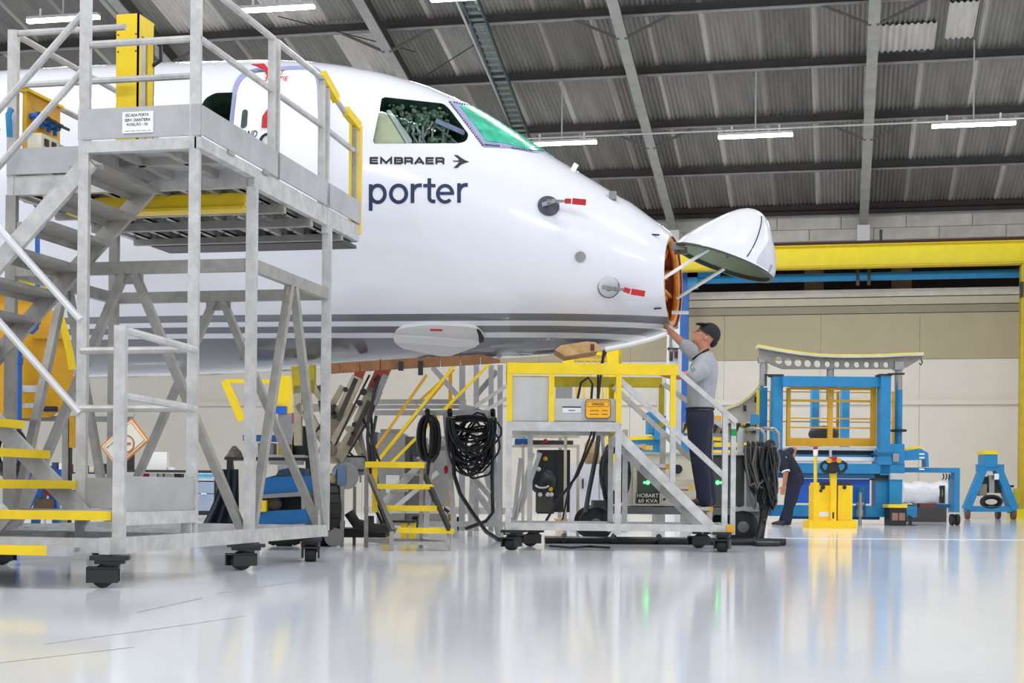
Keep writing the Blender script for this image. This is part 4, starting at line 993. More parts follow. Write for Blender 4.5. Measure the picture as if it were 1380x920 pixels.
def coil(name, mat, par, cx, cy_, rx, ry, d, n, r, seed, spread=.25, closed=True):
    rd = random.Random(seed); b = mb()
    for k in range(n):
        ax, ay = rx*rd.uniform(.78,1.05), ry*rd.uniform(.80,1.05); ox, oy = rd.uniform(-2,2), rd.uniform(-2,2); dd = d+rd.uniform(-spread,spread)*.5; ph = rd.uniform(0,6)
        pts = []
        for i in range(22):
            t = 2*math.pi*i/22; pts.append(C(cx+ox+ax*math.cos(t), cy_+oy+ay*math.sin(t), dd+.04*math.sin(t*2+ph)))
        b.tube(pts, r, 6, True)
    o = b.build(name, mat, par); o['kind'] = 'stuff'; return o
hc = thing('coiled_hose', C(828,640,g_+.1), 'thick black coiled hose hung on the left end of the cream power unit', 'hose')
coil('hose_coil', CABLE, hc, 829, 637, 16, 37, g_-.15, 16, .028, 11, .5)
mb().tube([C(812,640,g_-.3),C(815,665,g_-.3),C(821,690,g_-.3)], .026, 8).build('hose_tail', CABLE, hc)
# cable reel on the right end: bent hooks and a long hank of cables
hk = thing('cable_hooks', C(1022,600,g_+.2), 'bent grey steel tube hooks on a post at the right end of the power unit', 'hook rack')
for x0 in (1001,1020):
    mb().tube([C(x0,690,g_+.4),C(x0-1,590,g_+.4),C(x0+2,579,g_+.4),C(x0+10,577,g_+.2),C(x0+24,578,g_+.0),C(x0+29,584,g_),C(x0+29,603,g_),C(x0+25,608,g_),C(x0+16,607,g_+.05)], .021, 8).build('bent_tube', STEEL, hk)
mb().tube([C(997,690,g_+.2),C(997,583,g_+.2),C(1000,577,g_+.2)], .03, 8).build('post', LGREY, hk)
cl_ = thing('hanging_cable_hank', C(1028,700,g_-.1), 'long hank of black and grey cables hanging to the floor right of the steps', 'cable')
rd = random.Random(5)
greyc = M('grey_cable', (92,90,88), .45, 0, .2); 
for k in range(46):
    b = mb(); x0 = 1004+rd.uniform(0,38); dd = g_-.15+rd.uniform(-.25,.25); bot = rd.uniform(650,697); w = rd.uniform(2,7)
    xb = 1004+ (x0-1004)*.45 + rd.uniform(10,24)
    pts = [C(x0,600+rd.uniform(-6,4),dd),C(x0-2+rd.uniform(-3,3),625,dd),C((x0*.7+xb*.3)+rd.uniform(-3,3),655,dd),C(xb,bot-8,dd),C(xb+w*.5,bot,dd),C(xb+w,bot-8,dd),C(xb+w*.8+rd.uniform(-2,3),650,dd+.05),C(x0+w+rd.uniform(-2,4),620,dd+.05),C(x0+w,602,dd)]
    pts = [p for i in range(len(pts)-1) for p in (pts[i], pts[i].lerp(pts[i+1],.5))] + [pts[-1]]
    b.tube(pts, .010+rd.random()*.007, 6).build('cable', CABLE if k % 3 else greyc, cl_)
for k in range(5):
    p1 = CAM+ray(1019+k*3,716)*15.9; b = mb()
    b.tube([C(1028+k*2,680,g_-.2),C(1026+k,702,g_-.4),V(*(Q(U(1020+k*4,15.7),15.7+.1*k,.03))),Q(U(1036+k*4,15.4),15.4+.1*k,.025),Q(U(1050-k*3,15.2),15.2+.06*k,.025),Q(U(1020,15.1),15.1+.05*k,.025)], .024, 7).build('cable', CABLE, cl_)
fh = thing('floor_hose', Q(U(900,15.5),15.5,0), 'thick black hose lying along the floor below the platform and power unit', 'hose')
for k in range(3):
    mb().tube([Q(U(x,15.4+k*.12),15.4+k*.12+.03*math.sin(x*.05+k),.035) for x in range(735,1060,12)], .034, 8).build('hose', CABLE, fh)
for x in (760, 828, 890): mb().tube([Q(U(x,15.4),15.33,.035),Q(U(x+2,15.4),15.66,.075)], .03, 8).build('hose_tie', BLACK, fh)
mb().tube([Q(U(742,14.3),14.3,.015),Q(U(770,14),14,.012),Q(U(795,14.4),14.4,.012),Q(U(822,14.1),14.1,.012)], .012, 6).build('thin_cable', CABLE, fh)
# ================================================================ YELLOW STEP STOOL
sl = thing('step_stool', Q(U(548,13.4),13.4,0), 'yellow four-tread step stool with bare metal legs left of the hanging hoses', 'step stool')
TS = [(491.5,571,622,630,13.75),(508,583,652,659,13.6),(521,597,681,688.5,13.42),(536,611.5,711,718.5,13.22)]
for x0, x1, y0, y1, d in TS:
    qb('tread', YEL, sl, x0, x1, y0+1.5, y1, d, .2); qb('tread_nosing', YEL, sl, x0, x1, y0, y1, d-.02, .02)
def sb(a, b, da, db, w=.035, mt=ALUD): mb().bar(C(*a,da), C(*b,db), w).build('leg', mt, sl)
def fl_(px, d, z=0.0): return Q(U(px,d), d, z)
DK = M('raw_steel',(112,108,100),.4,.5,.2)
for px, d in ((494,13.9),(568,13.9)):
    mb().bar(fl_(px,d), C(px,628,d), .036).build('leg', ALUD, sl)
mb().bar(C(498,641,13.75), C(530,716,13.15), .04, .05).build('stringer', DK, sl); mb().bar(C(573,641,13.75), C(605,712,13.15), .03, .05).build('stringer', DARKM, sl)
mb().bar(fl_(528,13.1), C(528,716,13.1), .036).build('leg', ALUD, sl); mb().bar(fl_(605,13.25), C(605,712,13.25), .036).build('leg', ALUD, sl)
mb().bar(fl_(528,13.1,.07), fl_(605,13.25,.07), .03).build('base_rail', ALUD, sl); mb().bar(fl_(494,13.9,.07), fl_(568,13.9,.07), .03).build('base_rail', ALUD, sl)
mb().bar(fl_(494,13.9,.07), fl_(528,13.1,.07), .03).build('base_rail', ALUD, sl); mb().bar(fl_(568,13.9,.07), fl_(605,13.25,.07), .03).build('base_rail', ALUD, sl)
mb().bar(C(505,626,13.8), C(505,690,13.8), .05, .03).build('leg', YEL, sl)
# ================================================================ HOSE RACK (white A frames)
hr = thing('hose_rack', Q(U(622,17.5),17.5,0), 'pale grey A-frame rack carrying looped black hoses beside the step stool', 'hose rack')
def fl2(px, d): return Q(U(px,d), d, 0.0)
rk = ALU
for (xa, ya, xb, d) in ((584,558,574,17.2),(600,556,614,17.0),(640,556,634,17.6),(660,556,676,17.1),(648,600,672,17.9)):
    mb().bar(fl2(xb,d), C(xa,ya,d), .06).build('leg', rk, hr)
for (a, b, d) in (((572,556),(668,556),17.2),((578,604),(612,604),17.1),((574,706),(680,706),17.3),((600,712),(612,712),17.0)): mb().bar(C(*a,d), C(*b,d), .06).build('cross_bar', rk, hr)
mb().bar(C(636,640,17.4), C(668,676,17.3), .06).build('diagonal', rk, hr); mb().bar(C(640,660,17.4), C(662,690,17.3), .06).build('diagonal', rk, hr)
for x in (577, 607, 665): mb().tube([C(x,566,17.0),C(x-1,553,16.8)], .03, 7).build('peg', BLACK, hr)
hl = thing('looped_hoses', C(634,585,16.8), 'thick bundle of black hose loops draped over the pegs of the rack', 'hose')
rd = random.Random(9)
for k in range(26):
    top = 562+rd.uniform(0,7); x0 = 602+rd.uniform(0,10); x1 = 669-rd.uniform(0,12); dep = rd.choice([18,24,30,36,42,48,52,58,66,74]) + rd.uniform(-5,5); dd = 16.85+rd.uniform(-.16,.16); mx = rd.uniform(618,655)
    pts = []
    for i in range(17):
        t = math.pi*i/16; pts.append(C((x0+x1)/2-(x1-x0)/2*math.cos(t)+(mx-635)*.5*math.sin(t), top+dep*math.sin(t)**.8, dd+.03*math.sin(3*t)))
    for i in range(1, 8):
        t = i/8; pts.append(C(x1-(x1-x0)*t, top-3*math.sin(math.pi*t), dd+.1))
    mb().tube(pts, .0135, 6, True).build('hose_loop', CABLE, hl)
for k in range(9):
    dd = 17.0+rd.uniform(-.1,.1); cxk = 576+rd.uniform(-3,6)
    mb().tube([C(cxk+(9+k%4)*math.cos(2*math.pi*i/18), 590+(30+rd.uniform(-2,2))*math.sin(2*math.pi*i/18), dd) for i in range(18)], .022, 6, True).build('hose_loop', CABLE, hl)
mb().tube([C(611,600,16.8),C(612,640,16.7),C(620,665,16.6),C(636,690,16.4),C(655,716,16.2),C(672,727,15.9),C(700,728,15.9)], .024, 7).build('hose_tail', CABLE, hl)
mb().tube([C(665,585,16.8),C(663,640,16.8),C(664,690,16.7),C(655,702,16.6),C(628,712,16.4)], .022, 7).build('hose_tail', CABLE, hl)
mb().tube([C(578,620,16.9),C(575,650,16.9),C(585,675,16.9),C(605,690,16.9)], .02, 7).build('hose_tail', CABLE, hl)
for k in range(9):
    cx0, cy0, r1, r2 = 636+rd.uniform(-10,14), 590+rd.uniform(-6,26), rd.uniform(16,27), rd.uniform(22,36); ph = rd.uniform(0,6); dd = 16.85+rd.uniform(-.1,.15)
    mb().tube([C(cx0+r1*math.cos(t*.3142)*(1+.16*math.sin(2*t*.3142+ph)), cy0+r2*math.sin(t*.3142)*(1+.12*math.cos(3*t*.3142+ph)), dd+.03*math.sin(t+ph)) for t in range(20)], .0125, 6, True).build('hose_loop', CABLE, hl)
mb().ell(C(601,633,16.9), (.025,.025,.05)).build('red_plug', RED, hl)
# ================================================================ BLUE ASSEMBLY JIG (right background)
dj = 26.0
jg = thing('assembly_jig', Q(U(1130,dj),dj,0), 'large sky-blue steel jig with a yellow railing gate inside, against the back wall', 'jig')
def jq(name, mat, x0, x1, y0, y1, dd=0.0, dep=.15): return qb(name, mat, jg, x0, x1, y0, y1, dj+dd, dep)
jq('main_post', BLUE, 1041, 1054, 505, 606, .3, .3); jq('main_post', BLUE, 1186, 1199.5, 505, 640, .0, .3)
jq('top_beam', BLUE, 1054, 1186, 507, 520.5, .1, .25)
jq('rear_post', SKYB, 1093.5, 1103, 520, 602, 1.6, .2); jq('rear_post', SKYB, 1134, 1144, 520, 602, 1.6, .2)
jq('side_post', BLUE, 1023, 1033, 522, 640, .9, .2); jq('side_post', YEL, 1019.5, 1022.5, 525, 640, .9, .1)
jq('post_cap', DARKM, 1038, 1055, 504, 506.5, .28, .34); jq('post_cap', DARKM, 1184, 1201, 503.5, 506, -.02, .34)
mb().tube([C(1196,504,dj-.05),C(1219,503.5,dj-.05)], .02, 6).build('lock_pin', DARKM, jg); mb().tube([C(1030,505,dj+.3),C(1042,505.5,dj+.3)], .02, 6).build('lock_pin', DARKM, jg)
# yellow gate
for x0, x1 in ((1059.5,1064.5),(1115,1121.5),(1173,1180)): jq('gate_post', OCH, x0, x1, 522, 601, .45, .08)
for y0, y1 in ((521.5,525),(538.5,541.5),(562.8,564.6),(575.2,577)): jq('gate_rail', OCH, 1064.5, 1173, y0, y1, .47, .04)
for x0, x1 in ((1062,1115),(1121.5,1176)): jq('kick_plate', OCH, x0, x1, 590, 601, .46, .03)
for y0, y1 in ((527.5,529),(538.8,540.8),(567.5,569)): jq('far_rail', OCH, 1030, 1207, y0, y1, 2.0, .04)
jq('far_rail_post', OCH, 1202, 1207, 527, 598, 1.95, .08); jq('far_rail_post', OCH, 1036.5, 1040, 527, 600, 1.95, .08); jq('far_rail_post', OCH, 1127, 1130, 527, 600, 1.95, .08)
# decks
jq('deck_edge', LGREY, 1070, 1184, 602, 606.5, .2, 2.0); jq('shadow_board', M('slate_board',(66,76,84),.6,0,.2), 1066, 1184, 607, 612.5, .4, 1.6)
jq('blue_rib', BLUE, 1066, 1184, 612.5, 615.5, .3, 1.6); jq('white_beam', WHITE, 1066, 1183, 615.5, 621, .2, 1.6)
for x in (1119, 1180): jq('deck_bracket', LGREY, x-1.5, x+1.5, 606, 618, .15, .05)
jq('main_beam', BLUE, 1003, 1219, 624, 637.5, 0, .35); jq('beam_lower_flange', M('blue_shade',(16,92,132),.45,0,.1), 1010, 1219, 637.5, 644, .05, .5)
jq('vivid_panel', VIVB, 1060, 1172, 645, 678, .25, .05)
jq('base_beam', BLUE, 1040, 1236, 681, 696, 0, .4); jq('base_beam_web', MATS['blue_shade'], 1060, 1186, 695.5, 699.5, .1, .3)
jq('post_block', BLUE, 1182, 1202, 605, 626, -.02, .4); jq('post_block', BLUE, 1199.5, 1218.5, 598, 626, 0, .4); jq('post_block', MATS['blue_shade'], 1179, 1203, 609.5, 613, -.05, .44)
jq('column', BLUE, 1180, 1196, 643, 682, .1, .3); jq('column', BLUE, 1199, 1216, 646, 680, -.05, .3); jq('column_head', LGREY, 1200, 1220, 637.5, 646, -.08, .36); jq('column_head', DARKM, 1178, 1199, 638, 647, .05, .36)
jq('screw_jack', STEEL, 1203, 1211, 611, 622, -.06, .1)
mb().lathe([(.085,0),(.085,.5)], C(1160,695,dj-.05), Uv, 14).build('screw_jack', MATS['blue_shade'], jg)
sj = mb().lathe([(.03,-.2),(.03,0),(.07,0),(.07,.12),(.05,.12),(.05,.2),(.08,.2),(.08,.25),(.03,.25),(.03,.42)], C(1159,696,dj-.2)+Uv*.0, Uv, 14).build('screw_jack', STEEL, jg)
# front foot with the yellow cap
jq('foot_block', INK, 1199, 1222, 684, 710.5, -.45, .35); jq('foot_cap', YEL, 1197.5, 1223, 679.5, 684, -.47, .4)
for x in (1202.5, 1212): jq('foot_pad', M('foot_brown',(150,112,98),.7), x, x+8, 691, 701, -.46, .02)
jq('levelling_foot', DARKM, 1226, 1229.5, 695, 707, -.1, .08); jq('levelling_plate', DARKM, 1218, 1235, 707, 709, -.15, .2)
# arm and side table to the right
mb().qpoly([(1219,606),(1240,604),(1251,610),(1252,629),(1247.5,629),(1247.5,619),(1219,620)], dj+.1, .25).build('side_arm', BLUE, jg)
mb().qpoly([(1219,604.5),(1240,600),(1242,604),(1219,607)], dj+.1, .25).build('arm_pad', YEL, jg)
for x, y in ((1242,611.5),(1242,616.5),(1242,632)): jq('arm_label', WHITE, x-3.5, x+3.5, y-1, y+1, .09, .01)
jq('side_table_beam', BLUE, 1219, 1293.5, 630, 636.5, .3, .25); jq('side_table_leg', BLUE, 1286.5, 1293.5, 636.5, 690, .3, .25)
jq('side_table_foot', MATS['blue_shade'], 1236, 1290, 679, 684, .9, .2); jq('side_table_leg', BLUE, 1282, 1286, 640, 690, 1.6, .2)
jq('shelf_red', M('dull_red',(120,70,62),.6), 1240, 1262, 678, 684, .8, .3)
for x in (1290, 1283): mb().lathe([(.10,-.03),(.10,.03)], C(x,692,dj+.5).xy.to_3d()+Uv*.10, Rv, 12).build('table_wheel', BLACK, jg)
for x in (1275, 1279, 1271): mb().tube([C(x,638,dj+.5),C(x+1,643,dj+.5),C(x-1,646,dj+.5)], .012, 5).build('hook', DARKM, jg)
# screw poles with hand wheels
for x, y0, y1, m_ in ((1210.5,492,525,STEEL),(1210.5,525,600,BLUE),(1028.5,490,520,STEEL),(1118.5,496,540,STEEL)):
    mb().lathe([(.068,0),(.068,(y1-y0)/FOC*(dj+.6))], C(x,y1,dj+.6), Uv, 14).build('screw_pole', m_, jg)
mb().lathe([(.10,0),(.10,.10)], C(1210.5,497,dj+.6), Uv, 14).build('pole_head', STEEL, jg); mb().lathe([(.10,0),(.10,.10)], C(1028.5,489,dj+.6), Uv, 14).build('pole_head', STEEL, jg)
wc = C(1210.5,580,dj+.6); mb().tube([wc+Rv*.13*math.cos(t*.3927)+Fv*.13*math.sin(t*.3927) for t in range(16)], .025, 6, True).build('hand_wheel', DARKM, jg)
mb().ell(C(1110,585,dj+1.2), (.28,.2,.16)).build('round_tool', M('round_tool_dark',(60,62,66),.5), jg)
# curved beam with lightening holes, resting on the poles
cbm = thing('contour_beam', C(1134,486,dj+.55), 'long curved grey beam with a row of round holes and yellow edge atop the blue jig', 'jig beam')
topc = [(1022,467),(1040,470.5),(1060,474),(1080,477),(1105,479.5),(1130,480.5),(1160,480.5),(1190,480),(1215,478.5),(1245,477.5)]
botc = [(1245,480),(1240,484),(1222,495),(1200,497),(1055,497),(1040,491),(1024,482)]
holes = [(1050,485,5.2),(1063,487.5,5.2),(1076,488.5,5.2),(1089,489.5,5),(1102,490,4.8),(1115.5,490.5,4.0),(1128.5,490.8,4.0),(1142,491,4.0),(1155,491.2,4.0),(1168.5,491.2,4.0),(1181.5,491.3,4.0),(1194.5,491.3,4.0)]
P2 = []; E = []
def addloop(pl):
    k = len(P2); P2.extend(Vector(p) for p in pl); E.extend((k+i, k+(i+1) % len(pl)) for i in range(len(pl)))
addloop([tuple(p) for p in dens(topc+botc, 8)])
for hx, hy, hr_ in holes: addloop([(hx+hr_*math.cos(2*math.pi*i/18), hy+hr_*math.sin(2*math.pi*i/18)) for i in range(18)])
vs, es, fs, *_ = delaunay_2d_cdt(P2, E, [], 1, 1e-4)
def keep(f):
    cx_ = sum(vs[i].x for i in f)/len(f); cy_ = sum(vs[i].y for i in f)/len(f)
    return not any(math.hypot(cx_-hx, cy_-hy) < hr_ for hx, hy, hr_ in holes)
fs = [tuple(f) for f in fs if keep(f)]
b = mb(); fr = [C(v.x, v.y, dj+.5) for v in vs]; bk = [p+Fv*.07 for p in fr]; n = len(fr)
b.add(fr+bk, fs + [tuple(i+n for i in f[::-1]) for f in fs])
cnt = {}
for f in fs:
    for i in range(len(f)): k = (f[i], f[(i+1) % len(f)]); cnt.setdefault(tuple(sorted(k)), []).append(k)
b.add(fr+bk, [(a, c, c+n, a+n) for k in cnt.values() if len(k) == 1 for a, c in k])
b.build('beam_web', M('beam_grey',(136,132,126),.5,.2,.15), cbm)
for a, c in zip(topc, topc[1:]): pass
mb().prism([C(x,y-1.6,dj+.38) for x, y in topc]+[C(x,y+1.2,dj+.38) for x, y in topc[::-1]], Fv*.32).build('beam_flange', M('flange_pale',(206,202,190),.5), cbm)
mb().prism([C(x,y-3.2,dj+.40) for x, y in topc]+[C(x,y-1.4,dj+.40) for x, y in topc[::-1]], Fv*.28).build('yellow_padding', M('pad_yellow',(238,222,60),.6), cbm)
mb().tube([C(1241,483,dj+.5),C(1243,488,dj+.5),C(1241,492,dj+.5),C(1239,489,dj+.5)], .012, 6).build('hook', DARKM, cbm)
for x in (1210.5,): mb().qbox(x-6,x+6,487,498,dj+.45,.2).build('saddle', STEEL, cbm)
# ---- curved cradle rib behind the worker
cr_ = thing('cradle_rib', Q(U(960,27.5),27.5,0.9), 'curved pale grey cradle rib swooping behind the standing worker', 'jig')
def arc(pts_o, pts_i, d, dep, mat, name, par): return mb().prism([C(x,y,d) for x, y in pts_o]+[C(x,y,d) for x, y in pts_i[::-1]], Fv*dep).build(name, mat, par)
RIB = M('rib_grey',(196,194,190),.5,.1,.08)
arc([(977,553),(995,546),(1010,536),(1022,524),(1031,508),(1036,494)], [(978,572),(1000,572),(1018,566),(1024,556),(1026,540),(1025,515)], 27.4, .12, M('rib_web',(186,184,180),.5,.1,.08), 'rib_web', cr_)
arc([(975,549.5),(995,542.5),(1010,532.5),(1021,521),(1029.5,505),(1034,490)], [(976,553),(996,546),(1011,536),(1023,524),(1032,508),(1037,494)], 27.3, .35, M('rib_edge',(214,204,160),.5), 'rib_flange', cr_)
arc([(886,514),(892,511),(906,533),(918,547),(918,556)], [(885,530),(888,558),(896,572),(908,576),(918,576)], 27.6, .12, RIB, 'rib_web', cr_)
for x, y in ((899,530),(910,543),(1003,549),(1018,537)): mb().qbox(x-2,x+2,y-3,y+5,27.25,.06).build('rib_clamp', DARKM, cr_)
# ---- striped barrier and blue turntable machine
bm_ = thing('striped_barrier', Q(U(975,27.0),27.0,0), 'black and yellow hazard-striped barrier board behind the platform steps', 'barrier')
mb().qbox(920,1022,570,583.5,27.0,.05).build('board', YEL, bm_)
for k in range(8):
    x = 914+k*14; mb().qpoly([(max(920,x),583.5),(x+7,583.5),(min(1022,x+15),570),(x+8,570)], 26.985, .012).build('black_stripe', INK, bm_)
for x in (930, 1014): mb().qbox(x-2,x+2,583,None,27.02,.06).build('barrier_post', DARKM, bm_)
tm = thing('blue_turntable', Q(U(900,25),25,0), 'blue and yellow machine base with a blue motor, between the platform and the wall', 'machine')
def tq(name, mat, x0, x1, y0, y1, dd=0.0, dep=.4): return qb(name, mat, tm, x0, x1, y0, y1, 25+dd, dep)
mb().lathe([(.80,0),(.80,.24)], Q(U(908,25.8),25.8,ZZ(900,608,25)), Uv, 32).build('turntable', BLUE, tm); mb().lathe([(.84,0),(.84,.06)], Q(U(908,25.8),25.8,ZZ(900,592,25)), Uv, 32).build('yellow_rim', YEL, tm)
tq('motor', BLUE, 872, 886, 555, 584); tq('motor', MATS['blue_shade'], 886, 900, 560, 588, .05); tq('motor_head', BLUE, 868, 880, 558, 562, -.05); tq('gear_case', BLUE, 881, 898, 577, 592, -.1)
mb().lathe([(.06,0),(.06,.35)], C(866,561,25.1), Rv, 12).build('motor_shaft', BLUE, tm)
tq('long_beam', YEL, 938, 1010, 596, 602, .3, .4); tq('long_beam', DEEPB, 938, 1004, 602, 608, .3, .4); tq('long_beam', YEL, 912, 1010, 606, 611.5, .2, .4); tq('orange_flap', M('flap_orange',(218,170,60),.5), 864, 879, 600, 606, -.2, .1)
tq('pedestal', GREY, 885, 930, 610, None, .4, .8); tq('pedestal', GREY, 990, 1006, 611.5, None, .3, .3)
tq('clamp_box', OCH, 962, 971, 560, 570, 1.5, .25); tq('clamp_box', BLUE, 1013, 1022, 558, 572, 1.5, .25); tq('clamp_base', GREY, 960, 1024, 572, None, 2.0, .2)
# ---- yellow pallet truck
dp_ = 23.2
pt = thing('pallet_truck', Q(U(1122,dp_),dp_,0), 'bright yellow electric pallet truck with black loop handle in front of the blue jig', 'pallet truck')
PY_ = M('truck_yellow', (250, 206, 0), .35, 0, .05, 3)
def tk(name, mat, x0, x1, y0, y1, dd=0.0, dep=.1): return qb(name, mat, pt, x0, x1, y0, y1, dp_+dd, dep)
tk('base', PY_, 1091, 1155.5, 701.5, None, -.05, .5); tk('battery_box', PY_, 1097, 1118.5, 654, 701.5, .03, .4); tk('battery_box', PY_, 1129.5, 1149, 654, 701.5, .03, .4); tk('recess', M('recess_ochre',(176,130,14),.6), 1118.5, 1129.5, 660, 701.5, .12, .2)
tk('mast', PY_, 1119.5, 1127.5, 637, 701.5, -.03, .1); tk('lid', DARKM, 1103, 1149, 649, 654, .05, .38); tk('lid_yellow', PY_, 1097, 1104, 650, 654, .02, .3)
tk('rating_label', MATS['paper_label'], 1104, 1117.5, 690, 696, .022, .01); tk('slot', INK, 1122.2, 1124.4, 690, 698.5, -.035, .01)
for x, y, r_ in ((1108.8,656.5,.035),(1106,661,.025),(1138,656.5,.03)): mb().lathe([(r_,0),(r_,.02)], C(x,y,dp_+.03), -Fv, 12).build('knob', INK, pt)
mb().tube([C(1099,701,dp_+.1),C(1099,614,dp_+.1)], .028, 10).build('lamp_pole', M('pole_yellow',(232,206,60),.4), pt); mb().lathe([(.035,0),(.04,.10)], C(1099,614,dp_+.1), Uv, 12).build('lamp_body', WHITE, pt); mb().lathe([(.04,0),(.03,.05)], C(1099,606,dp_+.1), Uv, 12).build('lamp_cap', RED, pt)
hc_ = [(1107,626),(1106,632),(1110,638),(1118,638)]
for sgn in (-1, 1): mb().tube([C(1123.5+sgn*x,y,dp_-.12) for x, y in ((4,625),(12,622),(16.5,625),(17,630),(13,635),(6,636))], .026, 8).build('handle_loop', BLACK, pt)
mb().qpoly([(1118,622),(1129,622),(1132,633),(1126,638),(1121,638),(1115,633)], dp_-.16, .1).build('handle_head', BLACK, pt)
mb().qpoly([(1119,615.5),(1128,615.5),(1129,621),(1118,621)], dp_-.17, .1).build('red_button', RED, pt)
for x in (1117, 1130): mb().lathe([(.04,0),(.04,.05)], C(x,620.5,dp_-.15), -Fv, 10).build('thumb_switch', OCH, pt)
# ---- blue A stand near the wall on the right
ds = 33.2
sa = thing('blue_stand', Q(U(1333,ds),ds,0), 'blue A-shaped trestle stand with a yellow-topped block, by the wall at right', 'stand')
def sbar(a, b, w, name='leg', mat=BLUE, dd=0.0): mb().bar(C(*a,ds+dd), C(*b,ds+dd), w).build(name, mat, sa)
qb('top_block', BLUE, sa, 1327, 1344, 612, 629, ds-.1, .5); qb('top_pad', YEL, sa, 1326.5, 1344.5, 607, 612, ds-.12, .54)
sbar((1325,630),(1302,686),.17); sbar((1344,630),(1367,686),.17); sbar((1316,630),(1352,630),.15,'cross_bar'); sbar((1300,685.5),(1369,685.5),.13,'base_bar')
sbar((1322,632),(1302,690),.12,'leg',BLUE,.6); sbar((1341,632),(1362,690),.12,'leg',BLUE,.6)
qb('gear_block', M('gear_dark',(84,84,84),.5,.4,.25), sa, 1322, 1352, 642, 664, ds+.2, .5); qb('jack_screw', STEEL, sa, 1333, 1340, 640, 664, ds, .15); qb('valve_box', M('gear_brown',(140,126,110),.5,.3), sa, 1320, 1330, 652, 668, ds, .15)
for k in range(5): mb().tube([C(1336+(14-k)*math.cos(2*math.pi*i/18), 676+(8-k*.6)*math.sin(2*math.pi*i/18), ds-.05+.03*k) for i in range(18)], .03, 6, True).build('coiled_cable', CABLE, sa)
mb().tube([C(1350,655,ds-.05),C(1366,655,ds-.05)], .03, 6).build('crank', DARKM, sa); qb('label_plate', WHITE, sa, 1340, 1346, 638, 646, ds-.11, .02)
for x in (1304, 1355, 1366): mb().lathe([(.11,-.04),(.11,.04)], Q(U(x,ds),ds+(.5 if x == 1355 else 0),.11), Rv, 14).build('caster_wheel', M('caster_brown',(96,66,54),.5), sa)
# ---- white wrapped rolls under the side table
wr = thing('wrapped_roll', Q(U(1248,29.5),29.5,0), 'bundle wrapped in crumpled white plastic film under the blue side table', 'roll')
FILM = M('white_film', (226,226,230), .3, 0, .06, 14, .5)
b = mb(); rd = random.Random(4)
secs = [(C(1215+i*6.2,664,29.5), Uv*(.22+rd.uniform(-.03,.03)), Fv*(.30+rd.uniform(-.03,.03))) for i in range(11)]
b.loft(secs, 18).build('film_wrap', FILM, wr)
mb().qbox(1216, 1276, 680, None, 29.4, .6).build('dolly', M('dolly_dark',(70,68,66),.6), wr)
for x in (1268, 1272): mb().qbox(x-1.6, x+1.6, 654, 678, 29.18, .04).build('black_strap', INK, wr)
# ---- crane runway: long yellow beam and its column, blue service pipe
yb_ = thing('crane_beam', PY(1200,345,36.6), 'long bright yellow crane beam running along the wall under the roof', 'beam')
zt_, zb_ = PY(1200,329,36.6).z, PY(1200,358,36.6).z
xa, xb = -9.5, 12
mb().aabb((xa,36.58,zb_+.03),(xb,36.62,zt_-.03)).build('beam_web', YELB, yb_)
for z in (zt_, zb_): mb().aabb((xa,36.42,z-.03),(xb,36.78,z+.0)).build('beam_flange', M('flange_yellow',(226,196,20),.5,0,.1), yb_)
mb().aabb((xa,36.52,zt_),(xb,36.68,zt_+.09)).build('crane_rail', M('rail_rust',(86,52,40),.7), yb_)
for x in (1.0,-2.2,4.4,7.6): mb().aabb((x-.03,36.5,zt_+.09),(x+.03,36.7,zt_+.34)).build('rail_clip', DARKM, yb_)
yc = thing('crane_column', PY(1379,692,36.0), 'yellow steel crane column at the right edge of the picture', 'column')
cxp = PY(1380,600,36.3).x
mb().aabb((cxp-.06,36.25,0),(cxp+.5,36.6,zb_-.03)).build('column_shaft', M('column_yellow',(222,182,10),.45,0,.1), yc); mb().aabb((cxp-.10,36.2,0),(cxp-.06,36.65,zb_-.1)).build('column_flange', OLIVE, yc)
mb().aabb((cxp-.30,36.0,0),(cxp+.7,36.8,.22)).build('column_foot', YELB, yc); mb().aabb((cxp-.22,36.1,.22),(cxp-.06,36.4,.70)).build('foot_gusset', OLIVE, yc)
mb().aabb((cxp-.12,36.15,5.15),(cxp-.06,36.4,5.5)).build('junction_box', DARKM, yc)
bp_ = thing('blue_service_pipe', PY(1150,373,37.2), 'blue service pipe running along the wall under the yellow beam, with a post', 'pipe')
zp = PY(1150,373,37.2).z; xe = PY(1374,366,37.2).x; xs_ = PY(922,380,37.2).x
mb().tube([(xs_-.3,37.2,zp),(xe,37.2,zp)], .10, 12).build('pipe_run', BLUE, bp_)
mb().aabb((xs_-.10,37.1,0),(xs_+.12,37.3,zp+.2)).build('post', DEEPB, bp_)
mb().aabb((xs_+.1,37.05,zp-.22),(xs_+.35,37.3,zp+.25)).build('bracket', BLUE, bp_); mb().aabb((xs_+.1,37.05,zp+.05),(xs_+.9,37.3,zp+.22)).build('bracket', BLUE, bp_)
for px in (1156, 1171): c = PY(px, 373, 37.2); mb().aabb((c.x-.04,37.1,zp-.2),(c.x+.04,37.3,zp+.35)).build('pipe_hanger', DARKM, bp_)
# ---- white instrument mast behind the worker
im = thing('instrument_mast', Q(U(906,22),22,0), 'tall white mast with dark fittings and a red plate behind the open nose', 'mast')
qb('mast_body', WHITE, im, 899, 914, 352, None, 22, .25); qb('mast_edge', LGREY, im, 912, 917, 470, None, 21.9, .1)
for x0, x1, y0, y1, mt in ((901,904,448,478,GREY),(900,914,468.5,470.5,DARKM),(901,905,474,486,DARKM),(908,912,473,482,M('dark_red_plate',(84,20,30),.5)),(909,911.5,436,442,DARKM),(898,900,468,471,INK)):
    qb('fitting', mt, im, x0, x1, y0, y1, 21.93, .06)
